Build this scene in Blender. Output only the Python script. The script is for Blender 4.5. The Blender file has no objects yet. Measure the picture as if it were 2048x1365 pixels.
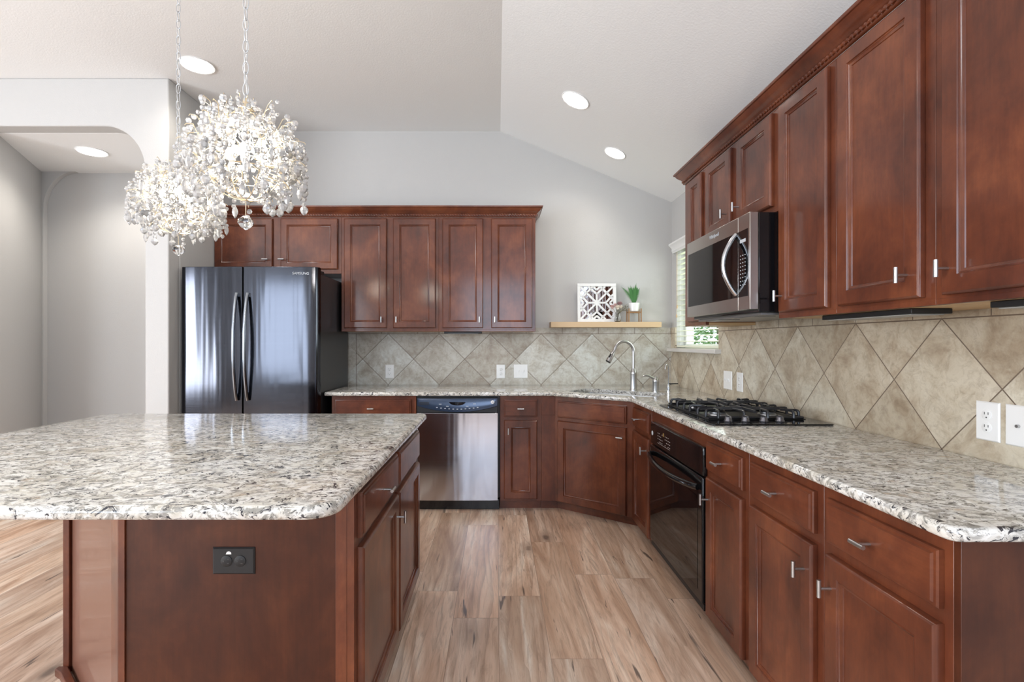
import bpy, bmesh, math, random
from math import sin, cos, pi, radians, sqrt
from mathutils import Vector, Matrix

scene = bpy.context.scene
random.seed(7)

# ------------------------------------------------------------------ camera
F = 1020.0                      # focal length in pixels of the 2048 wide frame
CH = 1.286                      # camera height
cd = bpy.data.cameras.new('camera')
cam = bpy.data.objects.new('camera', cd)
scene.collection.objects.link(cam)
cam.location = (0, 0, CH)
cam.rotation_euler = (pi/2, 0, 0)
cd.sensor_width = 36.0
cd.lens = F*36/2048
cd.shift_x = 30/2048
cd.shift_y = 4.5/2048
cd.clip_start = .02
scene.camera = cam

# ------------------------------------------------------------------ world
w = bpy.data.worlds.new('sky'); scene.world = w; w.use_nodes = True
bg = w.node_tree.nodes['Background']
bg.inputs[0].default_value = (.80, .90, 1.0, 1)
bg.inputs[1].default_value = 1.3

def area(name, loc, rot, sx, sy, power, col):
    l = bpy.data.lights.new(name, 'AREA'); l.shape = 'RECTANGLE'; l.size = sx; l.size_y = sy
    l.energy = power; l.color = col
    o = bpy.data.objects.new(name, l); scene.collection.objects.link(o)
    o.location = loc; o.rotation_euler = rot
    return o
# daylight through the windows of the living room behind the camera and on the left
area('daylight_rear_window', (.10, -3.25, 1.85), (radians(108), 0, 0), 1.8, 1.9, 42, (.66, .80, 1))
area('daylight_rear_window', (-4.0, -3.25, 1.6), (radians(108), 0, 0), 1.7, 2.0, 50, (.80, .89, 1))
area('daylight_side_window', (-6.25, -0.6, 1.5), (radians(112), 0, -pi/2), 2.6, 2.2, 185, (.93, .96, 1))
area('daylight_sink_window', (1.85, 4.03, 1.7), (pi/2, 0, pi/2), .84, .88, 5, (.92, 1, .90))

scene.view_settings.view_transform = 'Standard'
scene.view_settings.look = 'None'
scene.view_settings.gamma = 1
scene.view_settings.use_curve_mapping = False
scene.view_settings.exposure = 0.78
cy = scene.cycles
cy.max_bounces = 10; cy.diffuse_bounces = 5; cy.glossy_bounces = 4; cy.transmission_bounces = 6
cy.transparent_max_bounces = 8
cy.caustics_reflective = False; cy.caustics_refractive = False
cy.sample_clamp_indirect = 4.0
cy.blur_glossy = 0.6

# ------------------------------------------------------------------ materials
class NT:
    def __init__(s, name):
        s.m = bpy.data.materials.new(name); s.m.use_nodes = True
        s.t = s.m.node_tree; s.n = s.t.nodes; s.b = s.n['Principled BSDF']
    def node(s, typ, **kw):
        n = s.n.new(typ)
        for k, v in kw.items(): setattr(n, k, v)
        return n
    def link(s, a, b): s.t.links.new(a, b)
    def sock(s, v, inp):
        if isinstance(v, (int, float)): inp.default_value = v
        elif isinstance(v, tuple): inp.default_value = v if len(v) == len(inp.default_value) else v+(1,)
        else: s.link(v, inp)
    def math(s, op, a, b=0.0, c=None):
        n = s.node('ShaderNodeMath', operation=op)
        s.sock(a, n.inputs[0]); s.sock(b, n.inputs[1])
        if c is not None: s.sock(c, n.inputs[2])
        return n.outputs[0]
    def coords(s):
        return s.node('ShaderNodeTexCoord').outputs['Object']
    def pos(s):
        return s.node('ShaderNodeNewGeometry').outputs['Position']
    def mapping(s, v, scale=(1, 1, 1), loc=(0, 0, 0), rot=(0, 0, 0)):
        n = s.node('ShaderNodeMapping'); s.link(v, n.inputs[0])
        n.inputs['Scale'].default_value = scale; n.inputs['Location'].default_value = loc
        n.inputs['Rotation'].default_value = rot
        return n.outputs[0]
    def noise(s, v, scale, detail=4, rough=.55, dist=0.0, out='Fac'):
        n = s.node('ShaderNodeTexNoise'); s.link(v, n.inputs['Vector'])
        n.inputs['Scale'].default_value = scale; n.inputs['Detail'].default_value = detail
        n.inputs['Roughness'].default_value = rough; n.inputs['Distortion'].default_value = dist
        return n.outputs[out]
    def ramp(s, fac, stops, interp='LINEAR'):
        n = s.node('ShaderNodeValToRGB'); s.link(fac, n.inputs[0])
        cr = n.color_ramp; cr.interpolation = interp
        while len(cr.elements) < len(stops): cr.elements.new(.5)
        for e, (p, c) in zip(cr.elements, stops):
            e.position = p; e.color = (c if isinstance(c, tuple) else (c, c, c))+(1,)
        return n.outputs[0]
    def mix(s, fac, a, b, mode='MIX'):
        n = s.node('ShaderNodeMix', data_type='RGBA', blend_type=mode)
        s.sock(fac, n.inputs[0]); s.sock(a, n.inputs[6]); s.sock(b, n.inputs[7])
        return n.outputs[2]
    def bump(s, h, strength=.3, dist=.002):
        n = s.node('ShaderNodeBump'); n.inputs['Strength'].default_value = strength
        n.inputs['Distance'].default_value = dist; s.link(h, n.inputs['Height'])
        s.link(n.outputs[0], s.b.inputs['Normal'])
    def set(s, **kw):
        for k, v in kw.items():
            s.sock(v, s.b.inputs[k.replace('_', ' ')])
        return s.m

def plain(name, col, rough=.5, metal=0.0, **kw):
    t = NT(name); t.set(Base_Color=col, Roughness=rough, Metallic=metal)
    for k, v in kw.items(): t.sock(v, t.b.inputs[k.replace('_', ' ')])
    return t.m

def cherry(name, gscale=(1, 1, .12), tint=1.0, coat=.6):
    t = NT(name); v = t.pos()
    blot = t.noise(t.mapping(v, (1, 1, .8)), 4.2, 6, .62, .3)
    grain = t.noise(t.mapping(v, gscale), 60, 6, .65, .3)
    c = t.ramp(blot, [(.30, (.060*tint, .0140*tint, .0062*tint)), (.50, (.118*tint, .0300*tint, .0120*tint)), (.70, (.200*tint, .058*tint, .0220*tint))])
    g = t.ramp(grain, [(.3, .82), (.62, 1.05)])
    c = t.mix(1.0, c, g, 'MULTIPLY')
    t.set(Base_Color=c, Roughness=.45)
    t.b.inputs['Specular IOR Level'].default_value = .25
    t.b.inputs['Coat Weight'].default_value = coat; t.b.inputs['Coat Roughness'].default_value = .14
    t.bump(grain, .05, .001)
    return t.m

def make_granite():
    t = NT('speckled_granite'); v = t.pos()
    wv = t.node('ShaderNodeVectorMath', operation='MULTIPLY_ADD')
    t.link(t.noise(v, 9, 3, .5, out='Color'), wv.inputs[0]); wv.inputs[1].default_value = (.10, .10, .10)
    t.link(v, wv.inputs[2])
    s = t.mapping(wv.outputs[0], (.75, 1.1, 1.1), rot=(0, 0, .12))
    base = t.ramp(t.noise(s, 11, 6, .65), [(.34, (.46, .42, .35)), (.46, (.62, .595, .54)), (.58, (.71, .70, .67)), (.7, (.78, .78, .77))])
    tan = t.ramp(t.noise(s, 16, 5, .6), [(.60, 0.0), (.70, .7)])
    c = t.mix(tan, base, (.37, .26, .16))
    grey = t.ramp(t.noise(s, 42, 8, .72, .5), [(.505, 0.0), (.56, .85)])
    c = t.mix(grey, c, (.215, .205, .18))
    lg = t.ramp(t.noise(s, 58, 5, .65), [(.52, 0.0), (.62, .7)])
    c = t.mix(lg, c, (.30, .29, .27))
    blk = t.ramp(t.noise(s, 50, 7, .70, 1.0), [(.555, 0.0), (.590, 1.0)])
    c = t.mix(blk, c, (.030, .030, .038))
    wht = t.ramp(t.noise(s, 38, 4, .55, .5), [(.585, 0.0), (.64, .6)])
    c = t.mix(wht, c, (.84, .84, .82))
    t.set(Base_Color=c, Roughness=.09)
    return t.m

def make_tile(name, axis, off, sq=1.0, tone=(1, 1, 1)):
    """diamond laid travertine tile; axis 0: wall runs along X, axis 1: along Y"""
    t = NT(name); v = t.pos()
    sp = t.node('ShaderNodeSeparateXYZ'); t.link(v, sp.inputs[0])
    u = t.math('MULTIPLY', t.math('SUBTRACT', sp.outputs[axis], off), sq)
    z = t.math('SUBTRACT', sp.outputs[2], .914)
    S = .4585
    a = t.math('MULTIPLY', t.math('ADD', u, z), 1/S)
    b = t.math('MULTIPLY', t.math('SUBTRACT', u, z), 1/S)
    cb = t.node('ShaderNodeCombineXYZ'); t.link(a, cb.inputs[0]); t.link(b, cb.inputs[1])
    # border strip above the diamonds
    def grout(x):       # distance to the nearest integer line
        f = t.math('FRACT', x)
        return t.math('MINIMUM', f, t.math('SUBTRACT', 1.0, f))
    g = t.math('MINIMUM', grout(a), grout(b))
    g = t.math('MULTIPLY', g, S*.7071)
    fl = t.node('ShaderNodeVectorMath', operation='FLOOR'); t.link(cb.outputs[0], fl.inputs[0])
    wn = t.node('ShaderNodeTexWhiteNoise', noise_dimensions='3D'); t.link(fl.outputs[0], wn.inputs[0])
    rnd = wn.outputs['Value']
    # border row
    inb = t.math('GREATER_THAN', z, .458)
    if axis == 0:
        ls = t.math('LESS_THAN', u, -1.2044)
        g = t.math('MINIMUM', t.math('ADD', g, t.math('MULTIPLY', ls, 1.0)), t.math('ABSOLUTE', t.math('ADD', u, 1.2044)))
    gb = t.math('MULTIPLY', grout(t.math('MULTIPLY', u, 1/.325)), .325)
    gb2 = t.math('ABSOLUTE', t.math('SUBTRACT', z, .458))
    gb = t.math('MINIMUM', gb, gb2)
    gd = t.math('MINIMUM', g, gb2)
    dmin = t.math('ADD', t.math('MULTIPLY', inb, gb), t.math('MULTIPLY', t.math('SUBTRACT', 1.0, inb), gd))
    isg = t.math('LESS_THAN', dmin, .0022)
    # shift the marble noise per tile
    sh = t.node('ShaderNodeVectorMath', operation='SCALE'); t.link(wn.outputs['Color'], sh.inputs[0]); sh.inputs['Scale'].default_value = 6.0
    ad = t.node('ShaderNodeVectorMath', operation='ADD'); t.link(sh.outputs[0], ad.inputs[0]); t.link(v, ad.inputs[1])
    n1 = t.noise(ad.outputs[0], 6.5, 10, .68, .6)
    n2 = t.noise(ad.outputs[0], 26, 8, .7, 1.0)
    T = tone
    c = t.ramp(n1, [(.28, (.300*T[0], .240*T[1], .180*T[2])), (.42, (.450*T[0], .395*T[1], .315*T[2])),
                    (.54, (.56*T[0], .525*T[1], .445*T[2])), (.72, (.64*T[0], .615*T[1], .55*T[2]))])
    c = t.mix(t.ramp(n2, [(.47, 0.0), (.72, .55)]), c, (.25, .195, .14))
    tint = t.ramp(rnd, [(0, (.74, .69, .63)), (.3, (.92, .88, .83)), (.65, (1.0, 1.0, .98)), (1, (1.08, 1.11, 1.12))])
    c = t.mix(1.0, c, tint, 'MULTIPLY')
    c = t.mix(isg, c, (.15, .11, .08))
    t.set(Base_Color=c, Roughness=.42)
    h = t.math('SUBTRACT', n2, t.math('MULTIPLY', isg, 1.5))
    t.bump(h, .25, .0015)
    return t.m

def make_floor():
    t = NT('oak_plank_floor'); v = t.pos()
    sp = t.node('ShaderNodeSeparateXYZ'); t.link(v, sp.inputs[0])
    cb = t.node('ShaderNodeCombineXYZ')
    t.link(t.math('ADD', sp.outputs[0], 10.38), cb.inputs[1])
    row = t.math('FLOOR', t.math('DIVIDE', t.math('ADD', sp.outputs[0], 10.38), .212))
    rw = t.node('ShaderNodeTexWhiteNoise', noise_dimensions='1D'); t.link(row, rw.inputs['W'])
    t.link(t.math('ADD', t.math('ADD', sp.outputs[1], 10.35), t.math('MULTIPLY', rw.outputs['Value'], 1.22)), cb.inputs[0])
    br = t.node('ShaderNodeTexBrick', offset=0.0, offset_frequency=2, squash=1.0)
    t.link(cb.outputs[0], br.inputs['Vector'])
    br.inputs['Color1'].default_value = (0, 0, 0, 1); br.inputs['Color2'].default_value = (1, 1, 1, 1)
    br.inputs['Mortar'].default_value = (.5, .5, .5, 1)
    br.inputs['Scale'].default_value = 1; br.inputs['Brick Width'].default_value = 1.22
    br.inputs['Row Height'].default_value = .212; br.inputs['Mortar Size'].default_value = .0014
    br.inputs['Mortar Smooth'].default_value = .1; br.inputs['Bias'].default_value = 0
    rnd = br.outputs['Color']
    sh = t.node('ShaderNodeVectorMath', operation='SCALE'); t.link(rnd, sh.inputs[0]); sh.inputs['Scale'].default_value = 23.0
    ad = t.node('ShaderNodeVectorMath', operation='ADD'); t.link(sh.outputs[0], ad.inputs[0]); t.link(v, ad.inputs[1])
    p = ad.outputs[0]
    big = t.noise(t.mapping(p, (7.5, .75, 1)), 1.25, 4, .58, 1.1)
    mid = t.noise(t.mapping(p, (13, 1.3, 1)), 1.9, 7, .66, 2.2)
    fine = t.noise(t.mapping(p, (95, 5.0, 1)), 2.2, 5, .7, .4)
    wave = t.node('ShaderNodeTexWave', wave_type='BANDS', bands_direction='X', wave_profile='SAW')
    t.link(t.mapping(p, (1, .13, 1)), wave.inputs['Vector'])
    wave.inputs['Scale'].default_value = 7; wave.inputs['Distortion'].default_value = 16
    wave.inputs['Detail'].default_value = 2.5; wave.inputs['Detail Scale'].default_value = .9; wave.inputs['Detail Roughness'].default_value = .5
    c = t.ramp(big, [(.30, (.42, .265, .180)), (.42, (.58, .405, .295)), (.53, (.70, .525, .405)), (.63, (.80, .66, .54)), (.72, (.90, .82, .73))])
    tint = t.ramp(rnd, [(0, (.70, .69, .70)), (.25, (.88, .84, .80)), (.5, (1.04, .96, .90)), (.75, (.96, .97, .99)), (1, (1.14, 1.12, 1.10))])
    c = t.mix(1.0, c, tint, 'MULTIPLY')
    c = t.mix(t.ramp(mid, [(.50, 0.0), (.66, .48)]), c, (.28, .18, .12))
    figm = t.ramp(t.noise(t.mapping(p, (4, .8, 1)), 1.1, 2), [(.42, 0.0), (.60, 1.0)])
    wv2 = t.ramp(wave.outputs['Fac'], [(.55, 0.0), (.98, .45)])
    c = t.mix(t.math('MULTIPLY', wv2, figm), c, (.22, .14, .095))
    c = t.mix(t.ramp(fine, [(.50, 0.0), (.72, .32)]), c, (.30, .215, .16))
    # knots and dark splits
    vo = t.node('ShaderNodeTexVoronoi'); t.link(t.mapping(p, (3.4, 1.5, 1)), vo.inputs['Vector']); vo.inputs['Scale'].default_value = 1.0
    kn = t.math('ADD', vo.outputs['Distance'], t.math('MULTIPLY', t.noise(p, 30, 3), .05))
    c = t.mix(t.ramp(kn, [(.06, .92), (.11, 0.0)]), c, (.06, .045, .04))
    c = t.mix(t.ramp(kn, [(.09, .55), (.26, 0.0)]), c, (.23, .15, .105))
    sl = t.noise(t.mapping(p, (24, 1.7, 1)), 1.5, 3, .5, .8)
    c = t.mix(t.ramp(sl, [(.66, 0.0), (.71, .85)]), c, (.085, .06, .05))
    c = t.mix(t.math('MULTIPLY', br.outputs['Fac'], .75), c, (.24, .17, .13))
    t.set(Base_Color=c, Roughness=.38)
    t.bump(fine, .06, .001)
    return t.m

def paint(name, col, scale=130, strength=.35):
    t = NT(name); v = t.pos()
    t.set(Base_Color=col, Roughness=.75)
    t.bump(t.noise(v, scale, 3, .6), strength, .0022)
    return t.m

M = {}
M['wall'] = paint('wall_paint', (.515, .51, .50))
M['ceiling'] = paint('ceiling_paint', (.85, .86, .86), 90, .45)
M['cherry'] = cherry('cherry_wood')
M['cherry_h'] = cherry('cherry_wood_horizontal', (.12, .12, 1))
M['cherry_panel'] = cherry('cherry_veneer_panel', (1, 1, .06), .50, .25)
M['granite'] = make_granite()
M['tile_back'] = make_tile('travertine_tile_back', 0, -.0626, 1.0, (.955, 1.0, 1.08))
M['tile_right'] = make_tile('travertine_tile_right', 1, 2.222, 1.067, (1.0, .965, .92))
M['floor'] = make_floor()
M['maple'] = plain('maple_underside', (.52, .34, .17), .5)
M['nickel'] = plain('brushed_nickel', (.50, .50, .50), .32, 1.0)
M['chrome'] = plain('chrome', (.62, .63, .65), .14, 1.0)
M['steel_side'] = plain('fridge_side_paint', (.016, .016, .018), .28)
M['black_gloss'] = plain('black_gloss', (.006, .006, .007), .06)
M['black_glass'] = plain('black_glass', (.004, .004, .005), .03)
M['black_panel'] = plain('control_panel_black', (.012, .016, .028), .14)
M['black_matte'] = plain('black_matte', (.006, .006, .007), .5)
M['iron'] = plain('cast_iron', (.018, .018, .021), .28)
M['white_plastic'] = plain('white_plastic', (.78, .78, .77), .3)
M['print'] = plain('printed_marks', (.55, .58, .62), .5)
M['slot'] = plain('socket_slots', (.05, .05, .05), .6)
M['white_paint'] = plain('white_gloss_paint', (.78, .78, .77), .35)
M['shelfwood'] = plain('shelf_maple', (.60, .43, .26), .5)
M['ceramic'] = plain('white_ceramic', (.80, .80, .79), .22)
M['mirror'] = plain('mirror_glass', (.85, .86, .88), .02, 1.0)
M['stone_sill'] = plain('white_sill', (.62, .60, .57), .3)
M['walnut'] = plain('stand_wood', (.30, .16, .07), .5)
M['leaf'] = plain('fern_leaf', (.055, .20, .045), .5)
M['leaf_out'] = plain('garden_leaf', (.16, .33, .09), .6)
M['petal_pink'] = plain('pink_petal', (.62, .40, .38), .6)
M['petal_white'] = plain('cream_petal', (.80, .72, .62), .6)
M['petal_mauve'] = plain('mauve_petal', (.36, .22, .22), .7)
M['stem'] = plain('dry_stem', (.20, .17, .09), .6)
M['sinksteel'] = plain('sink_steel', (.45, .45, .45), .3, 1.0)
M['slat'] = plain('blind_slat', (.80, .82, .68), .45)
M['siding'] = plain('neighbour_siding', (.62, .64, .62), .7)
M['grass'] = plain('garden_grass', (.20, .32, .10), .9)
M['wire'] = plain('champagne_wire', (.78, .66, .46), .3, .8)
M['chain'] = plain('painted_chain', (.55, .56, .57), .35, .6)

def brushed(name, axis, col, rough=.22, aniso=.6):
    t = NT(name); v = t.pos()
    sc = (1.2, 1.2, 160) if axis == 'h' else (160, 160, 1.2)
    n = t.noise(t.mapping(v, sc), 3, 3)
    t.set(Base_Color=col, Metallic=1.0, Roughness=t.ramp(n, [(.3, rough*.85), (.7, rough*1.2)]))
    wob = t.noise(t.mapping(v, (5.0, 5.0, .35)), 1.6, 2)
    t.bump(wob, .35, .012)
    return t.m
M['steel'] = brushed('stainless_steel', 'h', (.58, .60, .66), .15)
M['steel_dark'] = brushed('black_stainless_steel', 'h', (.062, .066, .080), .12)
M['steel_mw'] = plain('stainless_microwave', (.60, .585, .56), .22, 1.0)

def glassm(name, col=(1, 1, 1), rough=0.0, trans=1.0):
    t = NT(name); t.set(Base_Color=col, Roughness=rough, IOR=1.45)
    t.b.inputs['Transmission Weight'].default_value = trans
    return t.m
M['glass'] = glassm('clear_glass')
M['crystal'] = glassm('cut_crystal', (1, 1, 1), .03, .70)
def pane():
    t = NT('window_pane')
    tr = t.node('ShaderNodeBsdfTransparent'); gl = t.node('ShaderNodeBsdfGlossy'); gl.inputs['Roughness'].default_value = 0
    mx = t.node('ShaderNodeMixShader'); mx.inputs[0].default_value = .06
    t.link(tr.outputs[0], mx.inputs[1]); t.link(gl.outputs[0], mx.inputs[2])
    t.link(mx.outputs[0], t.n['Material Output'].inputs[0])
    return t.m
M['pane'] = pane()
def emis(name, col, s):
    t = NT(name); t.set(Base_Color=col, Roughness=.5)
    t.b.inputs['Emission Color'].default_value = col+(1,); t.b.inputs['Emission Strength'].default_value = s
    return t.m
M['lamp'] = emis('lamp_lens', (1, .97, .92), 9)
M['bulb'] = emis('candle_bulb', (1, .95, .86), 14)

# ------------------------------------------------------------------ mesh builder
class MB:
    def __init__(s): s.v = []; s.f = []; s.mi = []; s.cur = 0
    def add(s, vs, fs):
        b = len(s.v); s.v += [tuple(p) for p in vs]
        for f in fs: s.f.append([b+i for i in f]); s.mi.append(s.cur)
    def box(s, x0, x1, y0, y1, z0, z1):
        if x0 > x1: x0, x1 = x1, x0
        if y0 > y1: y0, y1 = y1, y0
        if z0 > z1: z0, z1 = z1, z0
        s.add([(x0,y0,z0),(x1,y0,z0),(x1,y1,z0),(x0,y1,z0),(x0,y0,z1),(x1,y0,z1),(x1,y1,z1),(x0,y1,z1)],
              [(0,3,2,1),(4,5,6,7),(0,1,5,4),(1,2,6,5),(2,3,7,6),(3,0,4,7)]); return s
    def prism(s, pts, z0, z1):          # pts CCW in plan
        n = len(pts)
        s.add([(x,y,z0) for x,y in pts]+[(x,y,z1) for x,y in pts],
              [tuple(range(n-1,-1,-1)), tuple(range(n,2*n))]+[(i,(i+1)%n,n+(i+1)%n,n+i) for i in range(n)]); return s
    def frame(s, d):
        d = Vector(d).normalized(); a = Vector((0,0,1)) if abs(d.z) < .9 else Vector((1,0,0))
        u = d.cross(a).normalized(); return u, d.cross(u).normalized(), d
    def cyl(s, a, b, r, r2=None, n=20, caps=True):
        a = Vector(a); b = Vector(b); r2 = r if r2 is None else r2
        u, w_, d = s.frame(b-a)
        vs = [a+(u*cos(2*pi*i/n)+w_*sin(2*pi*i/n))*r for i in range(n)]+[b+(u*cos(2*pi*i/n)+w_*sin(2*pi*i/n))*r2 for i in range(n)]
        fs = [(i,(i+1)%n,n+(i+1)%n,n+i) for i in range(n)]
        if caps: fs += [tuple(range(n-1,-1,-1)), tuple(range(n,2*n))]
        s.add(vs, fs); return s
    def tube(s, pts, r, n=10, closed=False, caps=True):
        P = [Vector(p) for p in pts]; m = len(P); rs = r if isinstance(r, (list, tuple)) else [r]*m
        vs = []; u = None
        for i, p in enumerate(P):
            if closed: d = P[(i+1)%m]-P[i-1]
            else: d = P[min(i+1,m-1)]-P[max(i-1,0)]
            d.normalize()
            if u is None: u, w_, _ = s.frame(d)
            else:
                u = (u-d*u.dot(d)); u = u.normalized() if u.length > 1e-6 else s.frame(d)[0]; w_ = d.cross(u)
            vs += [p+(u*cos(2*pi*k/n)+w_*sin(2*pi*k/n))*rs[i] for k in range(n)]
        fs = []
        for i in range(m if closed else m-1):
            a = i*n; b = ((i+1)%m)*n
            fs += [(a+k, a+(k+1)%n, b+(k+1)%n, b+k) for k in range(n)]
        if caps and not closed: fs += [tuple(range(n-1,-1,-1)), tuple((m-1)*n+k for k in range(n))]
        s.add(vs, fs); return s
    def lathe(s, prof, c=(0,0,0), n=28, axis='z'):
        vs = []
        for r, h in prof:
            for k in range(n):
                a = 2*pi*k/n
                p = (r*cos(a), r*sin(a), h)
                if axis == 'y': p = (p[0], -p[2], p[1])     # h runs towards -y
                vs.append((c[0]+p[0], c[1]+p[1], c[2]+p[2]))
        m = len(prof); fs = [(i*n+k, i*n+(k+1)%n, (i+1)*n+(k+1)%n, (i+1)*n+k) for i in range(m-1) for k in range(n)]
        fs += [tuple(range(n-1,-1,-1)), tuple((m-1)*n+k for k in range(n))]
        s.add(vs, fs); return s
    def panel(s, x0, x1, z0, z1, prof, yb=0.0):
        """mitred door: prof is a list of (inset, y) seen from the front (-y)"""
        rings = [(0, yb)]+prof; vs = []
        for ins, y in rings:
            vs += [(x0+ins,y,z0+ins),(x1-ins,y,z0+ins),(x1-ins,y,z1-ins),(x0+ins,y,z1-ins)]
        fs = []
        for i in range(len(rings)-1):
            a = i*4; b = a+4
            fs += [(a+k, a+(k+1)%4, b+(k+1)%4, b+k) for k in range(4)]
        e = (len(rings)-1)*4
        fs += [(e,e+1,e+2,e+3), (3,2,1,0)]
        s.add(vs, fs); return s
    def ball(s, c, r, n=8, m=6, sz=1.0):
        prof = [(r*sin(pi*i/m), -r*sz*cos(pi*i/m)) for i in range(m+1)]
        prof[0] = (r*.02, prof[0][1]); prof[-1] = (r*.02, prof[-1][1])
        return s.lathe(prof, c, n)
    def mesh(s, name, mats, smooth=35):
        me = bpy.data.meshes.new(name); me.from_pydata(s.v, [], s.f)
        bm = bmesh.new(); bm.from_mesh(me); bmesh.ops.recalc_face_normals(bm, faces=bm.faces); bm.to_mesh(me); bm.free()
        for m in (mats if isinstance(mats, (list, tuple)) else [mats]): me.materials.append(m)
        for p, i in zip(me.polygons, s.mi): p.material_index = i
        if smooth: me.shade_smooth(); me.set_sharp_from_angle(angle=radians(smooth))
        me.update(); return me

def put(name, me, parent=None, loc=(0,0,0), rot=(0,0,0), bevel=0):
    if isinstance(me, tuple): me = me[0].mesh(name, me[1])
    o = bpy.data.objects.new(name, me); scene.collection.objects.link(o)
    o.location = loc; o.rotation_euler = rot
    if parent: o.parent = parent
    if bevel:
        b = o.modifiers.new('edge', 'BEVEL'); b.width = bevel; b.segments = 2; b.limit_method = 'ANGLE'; b.angle_limit = radians(40)
    return o
def empty(name, loc=(0,0,0), rz=0.0):
    o = bpy.data.objects.new(name, None); scene.collection.objects.link(o)
    o.location = loc; o.rotation_euler = (0,0,rz); o.empty_display_size = .05
    return o
def tag(o, label, cat, group=None, kind=None):
    o['label'] = label; o['category'] = cat
    if group: o['group'] = group
    if kind: o['kind'] = kind
    return o
def structure(o, label=None):
    o['kind'] = 'structure'
    if label: o['label'] = label
    return o
def copy_tree(o, parent=None):
    c = o.copy(); scene.collection.objects.link(c)
    if parent: c.parent = parent
    for ch in list(o.children): copy_tree(ch, c)
    return c
def text(body, size, mat, parent, loc, rot, name='lettering', ext=.0006, align='CENTER', sx=1.0):
    cu = bpy.data.curves.new(name, 'FONT'); cu.body = body; cu.size = size; cu.extrude = ext
    cu.align_x = align; cu.align_y = 'CENTER'; cu.resolution_u = 3
    t = bpy.data.objects.new(name, cu); scene.collection.objects.link(t)
    dg = bpy.context.evaluated_depsgraph_get(); me = bpy.data.meshes.new_from_object(t.evaluated_get(dg))
    bpy.data.objects.remove(t); bpy.data.curves.remove(cu)
    me.materials.clear(); me.materials.append(mat)
    for v in me.vertices: v.co.x *= sx
    return put(name, me, parent, loc, rot)
def offset_poly(P, d):       # inward offset of a CCW polygon
    out = []; n = len(P)
    for i in range(n):
        p0, p1, p2 = Vector(P[i-1]), Vector(P[i]), Vector(P[(i+1)%n])
        a = (p1-p0).normalized(); b = (p2-p1).normalized()
        n1 = Vector((-a.y, a.x)); n2 = Vector((-b.y, b.x))
        k = 1+n1.dot(n2); out.append(tuple(p1+(n1+n2)*(d/k)))
    return out
def rounded(P, radii, seg=8):
    out = []; n = len(P)
    for i in range(n):
        p0, p1, p2 = Vector(P[i-1]), Vector(P[i]), Vector(P[(i+1)%n]); r = radii[i] if isinstance(radii, list) else radii
        if r <= 0: out.append(tuple(p1)); continue
        a = (p0-p1).normalized(); b = (p2-p1).normalized(); ang = a.angle(b); tl = r/math.tan(ang/2)
        s_ = p1+a*tl; e_ = p1+b*tl; c = p1+(a+b).normalized()*(r/sin(ang/2))
        a0 = math.atan2(s_.y-c.y, s_.x-c.x); a1 = math.atan2(e_.y-c.y, e_.x-c.x)
        da = (a1-a0+pi)%(2*pi)-pi
        for k in range(seg+1): out.append((c.x+r*cos(a0+da*k/seg), c.y+r*sin(a0+da*k/seg)))
    return out
def slab_mesh(P, z0, z1, r, hole=None, hole_depth=None):
    """countertop with a rounded edge and an optional hole (CCW loop)"""
    mb = MB(); prof = []
    for k in range(6):
        a = pi/2*k/5; prof.append((r*(1-sin(a)), z1-r*(1-cos(a))))
    prof.append((0, z0+r*.6)); prof.append((r*.25, z0+r*.2)); prof.append((r*.6, z0))
    n = len(P); loops = [[(x,y,z) for x,y in offset_poly(P, d)] for d, z in prof]
    vs = [p for l in loops for p in l]
    fs = [(i*n+k, i*n+(k+1)%n, (i+1)*n+(k+1)%n, (i+1)*n+k) for i in range(len(loops)-1) for k in range(n)]
    mb.add(vs, fs)
    bm = bmesh.new()
    allv = [bm.verts.new(v) for v in mb.v]
    for f in mb.f: bm.faces.new([allv[i] for i in f])
    for li, zz in ((0, z1), (len(loops)-1, z0)):
        lv = allv[li*n:(li+1)*n]
        edges = [bm.edges.get((lv[k], lv[(k+1)%n])) for k in range(n)]
        if hole:
            hv = [bm.verts.new((x,y,zz)) for x,y in hole]
            edges += [bm.edges.new((hv[k], hv[(k+1)%len(hv)])) for k in range(len(hv))]
            if li == 0: htop = hv
            else: hbot = hv
        bmesh.ops.triangle_fill(bm, use_beauty=True, use_dissolve=False, edges=edges)
    if hole:
        m = len(hole)
        for k in range(m): bm.faces.new((htop[k], htop[(k+1)%m], hbot[(k+1)%m], hbot[k]))
    bmesh.ops.recalc_face_normals(bm, faces=bm.faces)
    me = bpy.data.meshes.new('slab'); bm.to_mesh(me); bm.free()
    me.materials.append(M['granite']); me.shade_smooth(); me.set_sharp_from_angle(angle=radians(40))
    return me
def sweep(path, prof, mat, name, parent=None):
    """profile (out, z) swept along a plan path, outward = right of the direction"""
    n = len(path); P = [Vector(p) for p in path]; mb = MB(); k = len(prof); vs = []
    for i in range(n):
        a = (P[i]-P[i-1]).normalized() if i else (P[1]-P[0]).normalized()
        b = (P[i+1]-P[i]).normalized() if i < n-1 else a
        n1 = Vector((a.y,-a.x)); n2 = Vector((b.y,-b.x)); m = (n1+n2)/(1+n1.dot(n2))
        vs += [(P[i].x+m.x*o, P[i].y+m.y*o, z) for o, z in prof]
    fs = [(i*k+j, i*k+(j+1)%k, (i+1)*k+(j+1)%k, (i+1)*k+j) for i in range(n-1) for j in range(k)]
    fs += [tuple(range(k)), tuple((n-1)*k+j for j in range(k))]
    mb.add(vs, fs); return put(name, (mb, mat), parent)

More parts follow.
